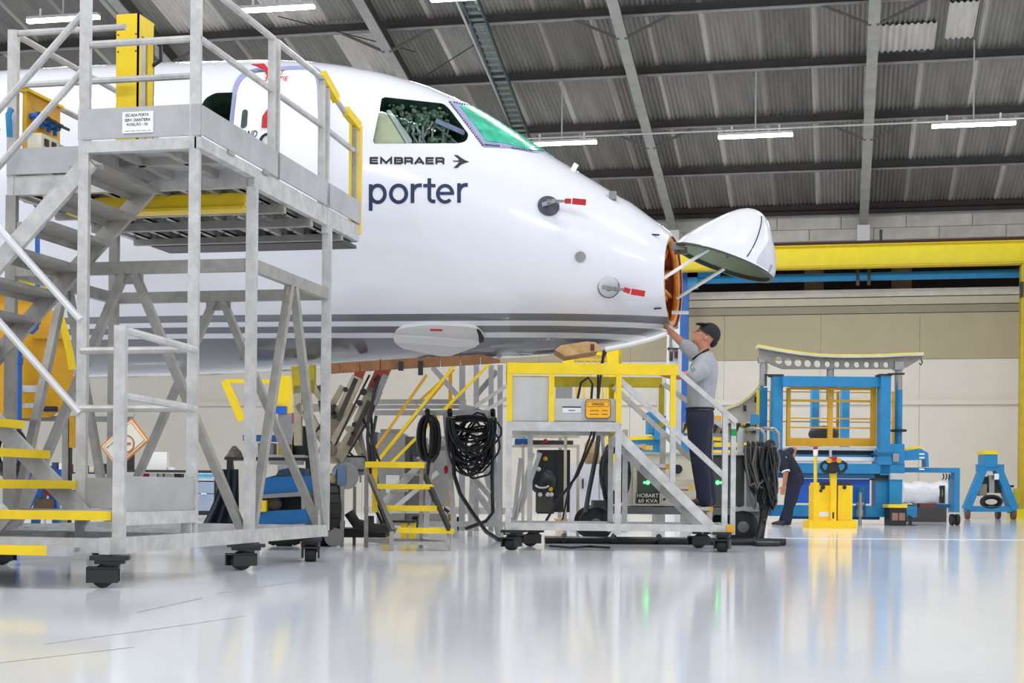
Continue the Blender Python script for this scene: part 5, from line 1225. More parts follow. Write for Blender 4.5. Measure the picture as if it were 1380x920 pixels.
# ---- yellow gantry and cage behind the work platform
yg = thing('yellow_gantry', Q(U(815,24),24,0), 'yellow steel column with a barred cage behind the work platform', 'gantry')
def gq(name, mat, x0, x1, y0, y1, dd=0.0, dep=.2): return qb(name, mat, yg, x0, x1, y0, y1, 24+dd, dep)
GY = M('gantry_yellow',(240,206,8),.45,0,.06)
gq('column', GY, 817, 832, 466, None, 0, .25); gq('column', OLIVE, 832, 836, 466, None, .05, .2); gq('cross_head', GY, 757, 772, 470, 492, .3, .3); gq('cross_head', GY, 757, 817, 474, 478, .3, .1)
for x in (776, 786, 795, 804, 811): gq('cage_bar', GY, x-1.3, x+1.3, 474, 540, .4, .05)
for y in (484, 500, 538): gq('cage_rail', GY, 772, 817, y-1.6, y+1.6, .38, .05)
gq('cage_floor', GY, 757, 817, 540, 546, .3, .8); gq('cage_post', OCH, 760, 764, 546, None, .4, .1); gq('grey_box', GREY, 748, 770, 520, 537, .2, .3); gq('grey_box_leg', GREY, 752, 757, 537, None, .25, .1); gq('grey_box_lid', LGREY, 748, 770, 512, 519, .2, .3)
# ---- far boarding stair with yellow diagonal rails, grey frame
fs_ = thing('boarding_stair', Q(U(585,20),20,0), 'grey framed boarding stair with long yellow diagonal hand rails under the belly', 'stair')
def fb(name, mat, a, b, w, d): mb().bar(C(*a,d), C(*b,d), w).build(name, mat, fs_)
for a, b, d in (((497,617),(575,505),20.2),((508,622),(612,493),19.6),((525,626),(660,490),19.6),((494,640),(598,515),20.6),((560,545),(612,498),21)): fb('hand_rail', YEL if d < 20 else OCH, a, b, .036, d)
for y, w in ((541,.06),(548,.05),(556,.07)): fb('frame_rail', M('frame_grey',(150,150,152),.45,.2,.1), (505,y),(628,y), w, 20.4)
for x, w in ((623,.08),(642,.07),(662,.07),(674,.07)): mb().bar(Q(U(x,20),20,0), C(x,492,20), w).build('frame_post', MATS['frame_grey'], fs_)
fb('frame_diagonal', MATS['frame_grey'], (583,495),(620,537), .07, 20); fb('frame_diagonal', ALU, (640,548),(682,520), .05, 19.8); fb('frame_diagonal', ALU, (650,556),(684,536), .05, 19.8); fb('frame_diagonal', MATS['frame_grey'], (626,548),(650,556), .07, 20); fb('frame_diagonal', MATS['frame_grey'], (640,535),(670,500), .07, 20.2)
mb().bar(Q(U(607,20.3),20.3,0), C(607,497,20.3), .05).build('yellow_post', OCH, fs_)
fb('stringer', ALU, (505,690),(600,590), .09, 20.3); fb('stringer', ALU, (525,690),(590,636), .06, 19.9)
mb().qbox(490, 700, 683, 692, 20, .8).build('base_frame', ALU, fs_)
for i in range(6): mb().bar(C(520+i*18,683-i*22,20.1), C(520+i*18,683-i*22,20.9), .25, .03).build('tread', ALUD, fs_)
for x in (500, 560, 620, 690): mb().lathe([(.09,-.04),(.09,.04)], Q(U(x,20.2),20.2,.09), Rv, 12).build('caster_wheel', DARKM, fs_)
# ---- grey machine boxes behind the stool
gm = thing('grey_machine', Q(U(535,22.5),22.5,0), 'low grey machine cabinets standing behind the yellow step stool', 'machine')
def mq(name, mat, x0, x1, y0, y1, dd=0.0, dep=.8): return qb(name, mat, gm, x0, x1, y0, y1, 22.5+dd, dep)
MG = M('machine_grey',(128,126,122),.5,.1,.12)
mq('cabinet', MG, 508, 545, 584, None); mq('cabinet', M('machine_dark',(88,86,84),.5,.1,.12), 545, 572, 588, None, .1); mq('cabinet', MG, 572, 604, 598, None, .2); mq('cooler', M('machine_blue',(52,66,92),.5), 495, 508, 582, 640, .1); mq('dome_lid', MG, 512, 540, 578, 584, .2, .5)
mq('dark_slot', INK, 552, 556, 600, 640, .08, .03); mq('control_face', LGREY, 520, 538, 640, 664, -.02, .03)
mb().lathe([(.12,0),(.12,.3)], C(565,606,22.3), -Fv, 14).build('motor', DARKM, gm)
# ---- black equipment rack under the platform, white cabinets, crates
er = thing('equipment_rack', Q(U(740,17.6),17.6,0), 'cream tube frame rack with dark instruments under the work platform deck', 'rack')
def eq(name, mat, x0, x1, y0, y1, dd=0.0, dep=.3): return qb(name, mat, er, x0, x1, y0, y1, 17.6+dd, dep)
BB = M('black_case',(42,42,44),.4,0,.2)
eq('black_case', BB, 724, 747, 606, 692, .1, .5); eq('black_case', M('case_face',(84,82,78),.4,.2,.2), 722, 746, 663, 690, .05, .02); eq('black_case', BB, 747, 768, 606, 690, .15, .5); eq('black_case', BB, 704, 760, 579, 587, .1, .4); eq('shelf_gear', M('gear_mix',(70,66,64),.5,.2,.5,30), 693, 772, 593, 600, .1, .4)
for y in (588, 601): mb().bar(C(688,y,17.6), C(781,y,17.6), .035).build('frame_tube', CREAM, er); mb().bar(C(688,y,18.1), C(781,y,18.1), .035).build('frame_tube', CREAM, er)
for x in (762, 779, 705): mb().bar(Q(U(x,17.6),17.6,0), C(x,588 if x < 770 else 602,17.6), .035).build('frame_tube', CREAM, er)
for a, b in (((702,617),(692,705)),((718,610),(693,706)),((728,610),(700,690))): mb().bar(C(*a,17.4), C(*b,17.4), .05).build('slanted_tube', LGREY, er)
mb().lathe([(.16,0),(.14,.05),(.05,.10)], C(731,648,17.6), -Fv, 20).build('dial', BB, er); mb().tube([C(731+9*math.cos(t*.2618+.3), 648+5+4*math.sin(t*.2618+.3), 17.5) for t in range(0, 12)], .012, 6).build('dial_arc', WHITE, er)
for x, y, mt in ((735,618,OCH),(742,659,YEL),(738,666,WHITE),(743,666,WHITE),(728,666,WHITE),(726,632,WHITE),(706,592,BLUE),(735,594,RED)): mb().ell(C(x,y,17.55), .028, None, 8, 5).build('knob', mt, er)
mb().lathe([(.035,0),(.035,.2)], C(694,594,17.4), Rv, 10).build('cylinder', DEEPB, er)
wcab = thing('white_cabinet', Q(U(810,19.5),19.5,0), 'pale grey two-door cabinet with a thin dark handle behind the hanging cables', 'cabinet')
wcol = M('cabinet_white',(210,210,216),.4,0,.03)
qb('cabinet_body', wcol, wcab, 771, 832, 640, None, 19.5, .6); qb('cabinet_body', wcol, wcab, 768, 845, 625, None, 19.95, .6); qb('door_handle', INK, wcab, 784.5, 786.5, 645, 658, 19.47, .03); qb('door_joint', GREY, wcab, 807.5, 808.3, 642, 695, 19.49, .02)
for x0, x1, y0 in ((750,760,697),(768,776,693)):
    pass
pal = thing('wooden_pallet', Q(U(768,21),21,0), 'small pale wooden pallet on the floor under the work platform', 'pallet')
for i in range(4): mb().bar(Q(U(752+i*9,21),20.8,.14), Q(U(752+i*9,21),21.4,.14), .09, .02).build('slat', M('pallet_wood',(206,160,104),.8,0,.2), pal)
for dd in (20.85, 21.1, 21.35): mb().bar(Q(U(750,21),dd,.065), Q(U(781,21),dd,.065), .08, .13).build('bearer', MATS['pallet_wood'], pal)
sk = thing('tan_sack', Q(U(797,19.8),19.8,0), 'tan sack and folders standing on the pale grey cabinet', 'sack')
sz = ZZ(806,625,19.95)+.004; mb().loft([(Q(U(798,20.25),20.25,sz), Rv*.10, Fv*.12),(C(798,610,20.1), Rv*.11, Fv*.11),(C(797,598,20.1), Rv*.09, Fv*.09),(C(796,592,20.1), Rv*.04, Fv*.05)], 12).build('sack_body', M('sack_tan',(168,142,100),.8,0,.15), sk)
# ================================================================ LEFT BACKGROUND
# ---- ochre maintenance dock behind the stair
dk = thing('yellow_dock', Q(U(45,13.3),13.3,0), 'ochre curved steel dock shell on grey posts behind the stair treads at far left', 'dock')
def dq(name, mat, x0, x1, y0, y1, dd=0.0, dep=.15): return qb(name, mat, dk, x0, x1, y0, y1, 13.3+dd, dep)
SH = M('dock_ochre',(222,164,14),.45,0,.12,3)
sh_ = [(-60,398),(48,398),(62,408),(76,426),(86,452),(94,482),(98,512),(92,530),(80,552),(66,562),(-60,566)]
mb().qpoly(sh_, 13.35, .05).build('curved_shell', SH, dk); dq('top_rail', YEL, -60, 48, 377, 395, -.05, .35); dq('top_lip', OLIVE, -60, 50, 374, 377.5, -.08, .4)
mb().tube([C(80,424,13.25),C(88,450,13.25),C(94,475,13.25),C(97.5,498,13.25)], .035, 8).build('yellow_lip', YEL, dk); dq('inner_rail', OCH, 40, 88, 449, 456, -.02, .06)
for x0, x1 in ((7,14),(16,21)): dq('grey_post', ALUD, x0, x1, 425, 590, -.2, .06)
for y0, y1 in ((519,528),(543,549)): dq('ladder_rung', ALU, 22, 56, y0, y1, -.15, .06)
dq('base_bar', GREY, -60, 176, 560, 567, .1, .1); dq('grey_column', ALUD, 83, 91, 567, None, .1, .10); dq('grey_column', DARKM, 91, 93.5, 567, None, .12, .08); dq('ochre_plate', OCH, 92.5, 99, 561, 603, .05, .06); dq('grey_column', GREY, -40, -34, 567, None, .1, .1)
mb().lathe([(.025,0),(.025,.12)], C(59,551,13.28), Rv, 8).build('pull_handle', INK, dk)
dq('foot_board', GREY, -60, 172, 706, None, .05, .25)
# ---- blue standpipe
sp = thing('blue_standpipe', Q(U(26,12.9),12.9,0), 'thin blue pipe with a stepped elbow rising behind the stair at far left', 'pipe')
mb().tube([C(26,262,12.9),C(34,270,12.9),C(46,273,12.9),C(50.5,280,12.9),C(50.5,426,12.9),C(49,442,12.9),C(44,447,12.9),C(32,446,12.9),C(27.5,452,12.9),C(26.5,480,12.9),C(26,575,12.9),C(25,640,12.9),Q(U(24,12.9),12.9,0)], .021, 10).build('pipe', DEEPB, sp)
for x, y in ((50.5,374),(50,432),(26.5,486)): mb().lathe([(.032,-.03),(.032,.03)], C(x,y,12.9), Uv, 10).build('pipe_union', DEEPB, sp)
mb().tube([C(26,688,12.85),C(34,687,12.85),C(40,676,12.85),C(44,640,12.85),C(43,624,12.85),C(34,640,12.85)], .04, 8).build('drain_pipe', DEEPB, sp); mb().lathe([(.07,0),(.07,.06)], C(21,694,12.9), Uv, 12).build('pipe_flange', MATS['blue_shade'], sp)
bc = thing('black_hose_coil', C(14,612,12.6), 'black hose coil hanging behind the lower treads at far left', 'hose')
coil('hose_loops', CABLE, bc, 12, 608, 21, 32, 12.6, 12, .022, 21, .2)
# ---- drape, work table, blue tool cart
dr = thing('dark_drape', Q(U(292,15.8),15.8,0), 'dark navy fabric drape hanging from the work table down to the floor', 'drape')
b = mb(); n = 26; vs = []
for j in range(9):
    t = j/8; y = 632+(721-632)*t; xl = 296-6*t-26*max(0,t-.25)**1.4/.75**1.4; xr = 321+1*t
    for i in range(n+1): s = i/n; vs.append(C(xl+(xr-xl)*s, y if t < 1 else 723, 15.6+.06*math.sin(s*21+t*2)*(.3+t)+(.0)))
b.add(vs, [(j*(n+1)+i, j*(n+1)+i+1, (j+1)*(n+1)+i+1, (j+1)*(n+1)+i) for j in range(8) for i in range(n)], True)
k = len(b.v)//1; b.add([v+Fv*.02 for v in vs], [(j*(n+1)+i, (j+1)*(n+1)+i, (j+1)*(n+1)+i+1, j*(n+1)+i+1) for j in range(8) for i in range(n)], True)
b.build('fabric', M('drape_navy',(44,52,66),.75,0,.15,6), dr)
wt = thing('work_table', Q(U(355,15.9),15.9,0), 'dark steel work table with grey edge behind the stair braces', 'table')
qb('table_top', DARKM, wt, 302, 420, 616, 620, 15.7, .6); qb('table_edge', LGREY, wt, 330, 410, 612.5, 616.5, 15.72, .55)
for x, dd in ((310,0),(416,0),(310,.5),(416,.5)): mb().bar(Q(U(x,15.75),15.75+dd,0), C(x,620,15.75+dd), .06).build('leg', DARKM, wt)
qb('cross_tube', STEEL, wt, 362, 408, 621, 626, 15.66, .06)
tc_ = thing('tool_cart', Q(U(378,13.2),13.2,0), 'blue two-tray tool cart with silver tray edges behind the far corner of the stair', 'cart')
TB = M('tray_blue',(10,96,156),.5,0,.1,20,.1)
for y0, y1, y2 in ((641,664,672),(686,707,715)):
    mb().qpoly([(346,y0+3),(411,y0),(411,y1-2),(346,y1+3)], 13.1, .55).build('tray', TB, tc_); mb().qpoly([(344,y1+3),(411,y1-2),(411,y2-4),(344,y2)], 13.08, .6).build('tray_edge', STEEL, tc_)
qb('tray_gap', INK, tc_, 348, 410, 668, 686, 13.4, .2)
mb().qpoly([(352,645),(372,640),(376,633),(395,629),(411,631),(411,643),(352,646)], 13.2, .3).build('tool_heap', M('heap_slate',(40,66,82),.6,0,.3), tc_)
mb().qpoly([(345,685),(352,685),(353,674),(358,674),(358,689),(345,690)], 13.05, .1).build('yellow_angle', YEL, tc_); mb().ell(C(368,679,13.25), (.08,.08,.07)).build('grey_rag', M('rag_brown',(96,88,72),.9,0,.3), tc_)
for x, dd in ((345,0),(409,0),(345,.5),(409,.5)): mb().bar(Q(U(x,13.15),13.15+dd,.07), C(x,642,13.15+dd), .03).build('leg', ALUD, tc_)
for x, dd in ((342,-.1),(427,-.35),(345,.5),(409,.5)):
    mb().lathe([(.055,-.02),(.055,.02)], Q(U(x,13.1+dd),13.15+dd,.055), Rv, 14).build('caster_wheel', M('caster_red',(86,46,44),.5), tc_)
mb().tube([C(343,716,13.1),C(362,716,13.1),C(362,722,13.1),C(343,722,13.1)], .014, 6, True).build('wire_basket', DARKM, tc_)
for i, (x0, x1, y0, y1, mt, nm, lb, ct_) in enumerate(((349,370,595,611,GREY,'grey_box','grey box under the blue tray on the work table','box'),(334,345,598,611,WHITE,'white_can','white can marked in purple on the work table','can'),(391,422,572,612,BLACK,'black_bag','black bag standing on the right end of the work table','bag'),(304,326,600,616,M('parts_heap',(120,104,92),.7,0,.5,30),'parts_heap','small heap of brown parts at the left end of the work table','parts'),(376,390,596,611,OLIVE,'yellow_box','dull yellow box beside the black bag on the work table','box'))):
    z0 = ZZ(360,612.5,15.72) if x0 > 325 else ZZ(310,616,15.7); u0, u1 = U(x0,15.95), U(x1,15.95); h = (y1-y0)/FOC*15.95
    if nm == 'black_bag':
        b = mb().loft([(Q((u0+u1)/2,16.05,z0+.002), Rv*.12, Fv*.10),(Q((u0+u1)/2,16.05,z0+h*.5), Rv*.125, Fv*.10),(Q((u0+u1)/2,16.05,z0+h*.9), Rv*.10, Fv*.07),(Q((u0+u1)/2,16.05,z0+h), Rv*.05, Fv*.04)], 12)
    elif nm == 'white_can': b = mb().lathe([(.04,0),(.045,.02),(.045,h-.02),(.03,h)], Q((u0+u1)/2,15.95,z0+.001), Uv, 16)
    elif nm == 'parts_heap':
        b = mb().loft([(Q((u0+u1)/2,15.95,z0+.001), Rv*.10, Fv*.10),(Q((u0+u1)/2+.01,15.95,z0+h*.5), Rv*.07, Fv*.07),(Q((u0+u1)/2,15.95,z0+h), Rv*.02, Fv*.02)], 9)
    else: b = mb().hexa([Q(a,c,z) for z in (z0+.001,z0+h) for a, c in ((u0,15.85),(u1,15.85),(u1,16.1),(u0,16.1))])
    b.build(nm, mt, None, lb, ct_)
mb().hexa([Q(a,c,z) for z in (ZZ(360,595,15.95)+.002,ZZ(360,586.5,15.95)) for a, c in ((U(330,15.95),15.8),(U(374,15.95),15.8),(U(374,15.95),16.12),(U(330,15.95),16.12))]).build('blue_tray', DEEPB, None, 'flat blue tray lying on the grey box on the work table', 'tray')
# ---- tow dolly with big tyres beside the cart
td = thing('tow_dolly', Q(U(430,14.3),14.3,0), 'olive mudguard tow dolly with knobbly black tyres under the aircraft belly', 'dolly')
def tyre(px, d, r, ax, w, nm='tyre'):
    c = Q(U(px,d), d, r); ax = Vector(ax)
    t = mb().lathe([(r*.5,-w*.45),(r*.85,-w*.5),(r,-w*.32),(r,w*.32),(r*.85,w*.5),(r*.5,w*.45)], c, ax, 28).build(nm, BLACK, td)
    k = mb()
    s, u_ = frame_of(ax)
    for i in range(22):
        t_ = 2*math.pi*i/22; dr_ = s*math.cos(t_)+u_*math.sin(t_); k.bar(c+dr_*r-ax*w*.33, c+dr_*r+ax*w*.33, .05, .022, dr_)
    k.build('tread_lugs', BLACK, t, kind='stuff'); mb().lathe([(.03,-w*.35),(r*.5,-w*.3),(r*.5,w*.3),(.03,w*.35)], c, ax, 16).build('wheel_hub', GREY, t)
tyre(384, 14.0, .28, Fv, .2); tyre(436, 14.2, .34, (Rv*.93+Fv*.37).normalized(), .2)
mb().loft([(C(434,652,14.2),Rv*.07,Fv*.2),(C(441,640,14.2),Rv*.11,Fv*.22),(C(448,648,14.2),Rv*.10,Fv*.22),(C(451,668,14.2),Rv*.06,Fv*.2),(C(451,690,14.2),Rv*.04,Fv*.18)], 14).build('mudguard', M('olive_beige',(150,136,96),.5,0,.12), td)
for x in (448, 455): mb().bar(C(x,655,14.1), C(x-1,706,14.1), .055, .04).build('side_stay', M('olive_beige',(150,136,96)), td)
mb().qbox(440, 459, 702, 712, 14.0, .4).build('axle_box', M('axle_grey',(96,96,94),.5,.3), td); mb().qbox(432, 520, 712, 724, 14.3, .5).build('dolly_base', M('base_dark',(46,46,48),.6,.2), td)
c = Q(U(451,13.95),13.95,.09); mb().lathe([(.02,-.03),(.05,-.03),(.09,-.025),(.09,.025),(.05,.03),(.02,.03)], c, Fv, 18).build('small_wheel', GREY, td)
mb().qbox(454.5, 465, 627, 653.5, 14.0, .12).build('switch_box', M('switch_blue',(96,128,160),.4,.1), td); mb().lathe([(.13,0),(.13,.08)], C(462,641,14.2), Rv*.6-Fv*.8, 18).build('grey_disc', STEEL, td)
mb().bar(Q(U(461.5,14),14,0), C(461.5,655,14), .035).build('support_post', ALUD, td); mb().bar(Q(U(478,14.5),14.5,0), C(478,655,14.5), .03).build('support_post', ALUD, td)
rd = random.Random(12)
for k in range(9): mb().qbox(455+rd.uniform(0,32), 462+rd.uniform(8,38), 612+rd.uniform(0,30), 630+rd.uniform(2,20), 14.5+rd.uniform(0,.3), .12).build('hydraulic_block', (DARKM, GREY, STEEL, BLACK)[k % 4], td)
mb().tube([C(470,690,14.1),C(480,705,14.1),C(505,712,14.2),C(525,712,14.3)], .05, 8).build('hose', CABLE, td)
lw = thing('yellow_chock', Q(U(527,15.2),15.2,0), 'yellow wheel chock block on the floor behind the step stool', 'chock')
for x0, x1 in ((516,524),(541,549),(553,560)): mb().qbox(x0, x1, 703, None, 15.1, .15).build('chock_block', YEL, lw)
mb().qbox(516, 560, 701, 704, 15.08, .18).build('chock_bar', DARKM, lw)
# ---- far bench along the wall with boxes
bn = thing('wall_bench', Q(U(240,29),29,0), 'long low bench against the wall beneath the white foam block', 'bench')
qb('bench_top', DARKM, bn, 150, 302, 633, 636, 28.6, .8); qb('bench_shelf', GREY, bn, 182, 258, 646, 649, 28.7, .6)
for x in (152, 182, 258, 300): qb('bench_leg', DARKM, bn, x-1.2, x+1.2, 636, None, 28.65, .08)
for i, (x0, x1, y0, mt, nm, lb, ct_) in enumerate(((199,226,609,M('foam_white',(228,226,222),.7,0,.04),'foam_block','white foam block with a dark hole standing on the wall bench','block'),(228,236,629,WHITE,'white_carton','small white carton right of the foam block','box'),(166,182,596,M('board_black',(30,30,34),.5),'black_board','black upright board behind the diamond sign on the wall bench','board'))):
    z0 = ZZ(240,633,28.6); u0, u1 = U(x0,28.9), U(x1,28.9); h = (633-y0)/FOC*28.9; t_ = .2 if nm != 'black_board' else .05
    mb().hexa([Q(a,c,z) for z in (z0+.001,z0+h) for a, c in ((u0,28.8),(u1,28.8),(u1,28.8+t_),(u0,28.8+t_))]).build(nm, mt, None, lb, ct_)
for i, (x0, x1, mt, nm, lb) in enumerate(((190,203,RED,'red_case','red case under the wall bench below the foam block'),(203,213,WHITE,'white_case','white case beside the red case under the wall bench'),(215,221,LGREY,'grey_case','small grey case under the wall bench'),(223,236,M('bin_pale',(212,206,198),.5),'pale_bin','pale open bin under the wall bench'),(236,245,INK,'black_case','black case at the right under the wall bench'))):
    z0 = ZZ(220,646,28.7); u0, u1 = U(x0,28.9), U(x1,28.9); h = 8.2/FOC*28.9
    mb().hexa([Q(a,c,z) for z in (z0+.001,z0+h) for a, c in ((u0,28.8),(u1,28.8),(u1,29.1),(u0,29.1))]).build(nm, mt, None, lb, 'case')
cbn = thing('tool_cabinet', Q(U(276,27),27,0), 'grey-blue two-drawer tool cabinet with a cyan tray left of the dark drape', 'cabinet')
qb('carcass', DARKM, cbn, 260, 292, 634, 694, 27.05, .6)
for y0, y1 in ((649,664.5),(665.5,688)): qb('drawer', M('drawer_blue',(150,162,182),.45,.1), cbn, 262.5, 288, y0, y1, 27, .05)
qb('top_tray', M('tray_pale',(190,198,206),.4), cbn, 262.5, 288, 637, 647.5, 27, .05); qb('cyan_tool', M('cyan_tool',(30,160,196),.4), cbn, 264, 286, 639, 642, 26.97, .03); qb('drawer_pull', WHITE, cbn, 271, 278, 664.4, 666, 26.97, .03)
shf = thing('parts_shelf', Q(U(110,30),30,0), 'low shelf of red and blue parts boxes behind the grey toe board', 'shelf')
qb('shelf_board', DARKM, shf, 60, 150, 636, 638, 29.9, .5); qb('shelf_board', DARKM, shf, 60, 150, 660, 662, 29.9, .5)
for x in (60, 104, 149): qb('shelf_upright', DARKM, shf, x-1, x+1, 628, None, 29.9, .1)
rd = random.Random(8); k = 0; x = 62.6; names = ['wine red','navy','white','brick red','grey','blue','cream','dark red','black']
cols8 = [(120,24,48),(40,54,110),(224,224,224),(170,50,44),(130,130,132),(40,100,170),(206,196,170),(96,20,30),(36,36,40)]
ORD = 'first second third fourth fifth sixth seventh eighth ninth'.split()
for k in range(9):
    for row, yb in ((0,636),(1,660)):
        if row and k % 2: continue
        i = (k + row*4) % 9; w = 6.5; h = 8+((k*5+row*3) % 6)
        z0 = ZZ(100,yb,29.9); u0, u1 = U(x,30.1), U(x+w,30.1)
        mb().hexa([Q(a,c,z) for z in (z0+.001,z0+h/FOC*30) for a, c in ((u0,30.0),(u1,30.0),(u1,30.2),(u0,30.2))]).build('parts_box', M('box_'+names[i].replace(' ','_'), cols8[i],.5,0,.05), None,
            '%s parts box, %s from the left on the %s board of the low shelf' % (names[i], ORD[k if row == 0 else k//2], 'upper' if row == 0 else 'lower'), 'box', 'parts boxes on the low shelf')
    x += 9.2 if k != 3 else 13
# floor clutter at far left: brown parts and blue trestle
ct2 = thing('blue_trestle', Q(U(62,20),20,0), 'blue trestle with brown machine parts on it, seen between the stair treads', 'trestle')
mb().bar(Q(U(78,20),20,0), C(68,636,20), .10).build('leg', DEEPB, ct2); mb().bar(Q(U(48,20),20,0), C(58,636,20), .10).build('leg', DEEPB, ct2); mb().qbox(44, 82, 632, 642, 20, .4).build('beam', DEEPB, ct2)
mb().qbox(46, 72, 672, 690, 19.9, .3).build('brown_motor', M('motor_brown',(104,82,64),.6,.1,.4,20), ct2); mb().qbox(60, 74, 655, 668, 19.9, .2).build('red_motor', M('motor_red',(120,36,40),.5), ct2); mb().qbox(44, 74, 690, 696, 19.95, .35).build('shelf', DARKM, ct2)
# ---- yellow portal leg with blue band behind the landing gear
py_ = thing('yellow_portal', Q(U(380,24),24,0), 'yellow portal leg with a blue band and slanting brace left of the landing gear', 'gantry')
qb('leg', GY, py_, 370, 388, 506, 558, 24, .4); qb('blue_band', M('band_blue',(22,92,196),.45), py_, 361, 385, 547, 557, 23.95, .1); qb('grey_base', GREY, py_, 374, 392, 557, None, 24, .5)
mb().bar(C(303,513,24), C(326,566,24), .09, .12).build('brace', GY, py_); qb('cross_rail', GY, py_, 302, 372, 511, 516, 24, .08)
qb('red_panel', M('faded_red',(160,84,92),.6), py_, 392, 402, 556, 570, 24.02, .04)
# ================================================================ PEOPLE
SKIN = M('skin', (190, 128, 104), .55, 0, .10, 14)
SKIN2 = M('skin_tan', (176, 118, 92), .55, 0, .10, 14)
SHIRT = M('grey_shirt', (158, 160, 166), .85, 0, .14, 9, .25)
TROU = M('navy_trousers', (30, 34, 56), .85, 0, .16, 8, .25)
SHOE = M('shoe_leather', (44, 44, 48), .5, 0, .2)
CAPM = M('cap_black', (24, 25, 30), .8, 0, .2)
HAIR = M('dark_hair', (38, 32, 30), .8, 0, .3)
def limb(b, pts, rr, n=14):
    b.tube(pts, list(rr), n)
    for p, r in zip(pts, rr): b.ell(p, r*.99, None, 12, 8)
def hand(b, w, d, nrm, s=1.0, curl=.35, mirror=1):
    """palm, four fingers of different lengths with two bends, thumb from the side of the palm"""
    d = d.normalized(); nrm = (nrm - d*nrm.dot(d)).normalized(); sd = d.cross(nrm)*mirror
    R = Matrix((d, sd, nrm)).transposed()
    b.ell(w+d*.045*s, (.052*s,.042*s,.019*s), R)
    for i, (o, L) in enumerate(((-.030,.066),(-.010,.078),(.011,.074),(.030,.058))):
        p0 = w+d*.075*s+sd*o*s; q = d+sd*o*2.0; a1 = (q*math.cos(curl)-nrm*math.sin(curl)).normalized(); a2 = (q*math.cos(curl*2.2)-nrm*math.sin(curl*2.2)).normalized()
        p1 = p0+a1*L*.5*s; p2 = p1+a2*L*.5*s
        b.tube([p0-d*.02*s, p0, p1, p2], [.0105*s,.0105*s,.0095*s,.008*s], 8); b.ell(p2, .008*s)
    t0 = w+d*.025*s-sd*.034*s; t1 = t0+(d*.6-sd*.8).normalized()*.035*s; t2 = t1+(d*.9-sd*.25-nrm*.25).normalized()*.032*s
    b.tube([t0, t1, t2], [.013*s,.0115*s,.009*s], 8); b.ell(t2, .009*s)
def head(b, c, h, hu):
    sd = h.cross(hu); R = Matrix((h, sd, hu)).transposed()
    b.ell(c-h*.01+hu*.02, (.100,.078,.105), R, 20, 14); b.ell(c+h*.028-hu*.055, (.066,.060,.072), R); b.ell(c+h*.062-hu*.098, (.030,.030,.024), R)
    b.tube([c+h*.085+hu*.012, c+h*.106-hu*.012, c+h*.116-hu*.034, c+h*.092-hu*.046], [.011,.013,.016,.012], 8); b.ell(c+h*.112-hu*.035, (.014,.019,.012), R)
    b.ell(c+h*.083+hu*.025, (.018,.05,.012), R); b.ell(c+h*.086-hu*.066, (.012,.026,.006), R); b.ell(c+h*.084-hu*.079, (.012,.023,.007), R)
    for s in (-1, 1):
        b.ell(c+sd*.079*s-hu*.022-h*.008, (.020,.010,.034), R); b.ell(c+h*.06-hu*.03+sd*.038*s, (.025,.022,.024), R)
# ---- standing worker on the platform steps
d0 = 14.05
def J(px, py, dd=0.0): return C(px, py, d0+dd)
wk = thing('person', Q(U(945,d0),d0,.41), 'man in grey polo shirt, navy trousers and black cap reaching up into the open nose', 'person')
hf_ = (-Rv*math.cos(.66)+Uv*math.sin(.66)); hu_ = (Uv*math.cos(.66)+Rv*math.sin(.66)); hc0 = J(951.5,452.5)
b = mb(); head(b, hc0, hf_, hu_)
limb(b, [hc0-hu_*.07-hf_*.02, J(950,470), J(950,482)], [.062,.060,.075])
b.loft([(J(943.5,556), Fv*.14, Rv*.10),(J(945,525), Fv*.14, Rv*.11),(J(947,503), Fv*.17, Rv*.11),(J(949,484), Fv*.15, Rv*.08)], 16)
near = [J(952,489,-.18), J(930,506,-.31), J(905,506,-.33), J(893,503.5,-.33)]
limb(b, near, [.05,.046,.036,.029]); hand(b, near[-1], near[-1]-near[-2]+Uv*.02, Uv, 1.05, .35, 1)
far = [J(947,486,.18), J(922,464.5,.34), J(909,452,.42), J(903.5,446.5,.46)]
limb(b, far, [.05,.046,.036,.029]); hand(b, far[-1], (J(897.5,438,.55)-far[-1]), Rv+Uv*.4, 1.1, .25, -1)
LEGS = {-1: [J(941.5,566,-.09), J(942,612,-.10), J(948.5,664,-.11), J(949,672,-.11)], 1: [J(944.5,566,.09), J(947,612,.10), J(955,664,.11), J(955.5,672,.11)]}
for s in (-1, 1): limb(b, LEGS[s], [.08,.055,.04,.04])
organic(b, 'body', SKIN, wk, .007, 3)
b = mb()
b.loft([(J(943.3,553.5), Fv*.175, Rv*.128),(J(944,540), Fv*.178, Rv*.130),(J(945.5,522), Fv*.182, Rv*.138),(J(947.5,503), Fv*.205, Rv*.142),(J(949,490), Fv*.20, Rv*.125),(J(950,480), Fv*.13, Rv*.085),(J(950.5,474), Fv*.075, Rv*.072)], 22)
limb(b, [J(951,491,-.17), J(943,500,-.245), J(932,507.5,-.30)], [.092,.083,.072]); limb(b, [J(948,487,.17), J(936,476,.26), J(924,466,.33)], [.085,.076,.066])
organic(b, 'shirt', SHIRT, wk, .009, 4)
mb().tube([J(955,470.5,-.06), J(948,474,-.085), J(940,479,-.06), J(934,484,-.02)], .011, 8).build('collar', CAPM, wk)
mb().tube([J(955,470.5,.05), J(946,474,.03), J(936,483,0)], .011, 8).build('collar', CAPM, wk)
for a, q in (((930.6,495.5),(934.2,500)),((934.2,494.5),(936.5,498.5))): mb().bar(J(*a,-.365), J(*q,-.365), .008, .01).build('sleeve_mark', GREEN, wk)
b = mb()
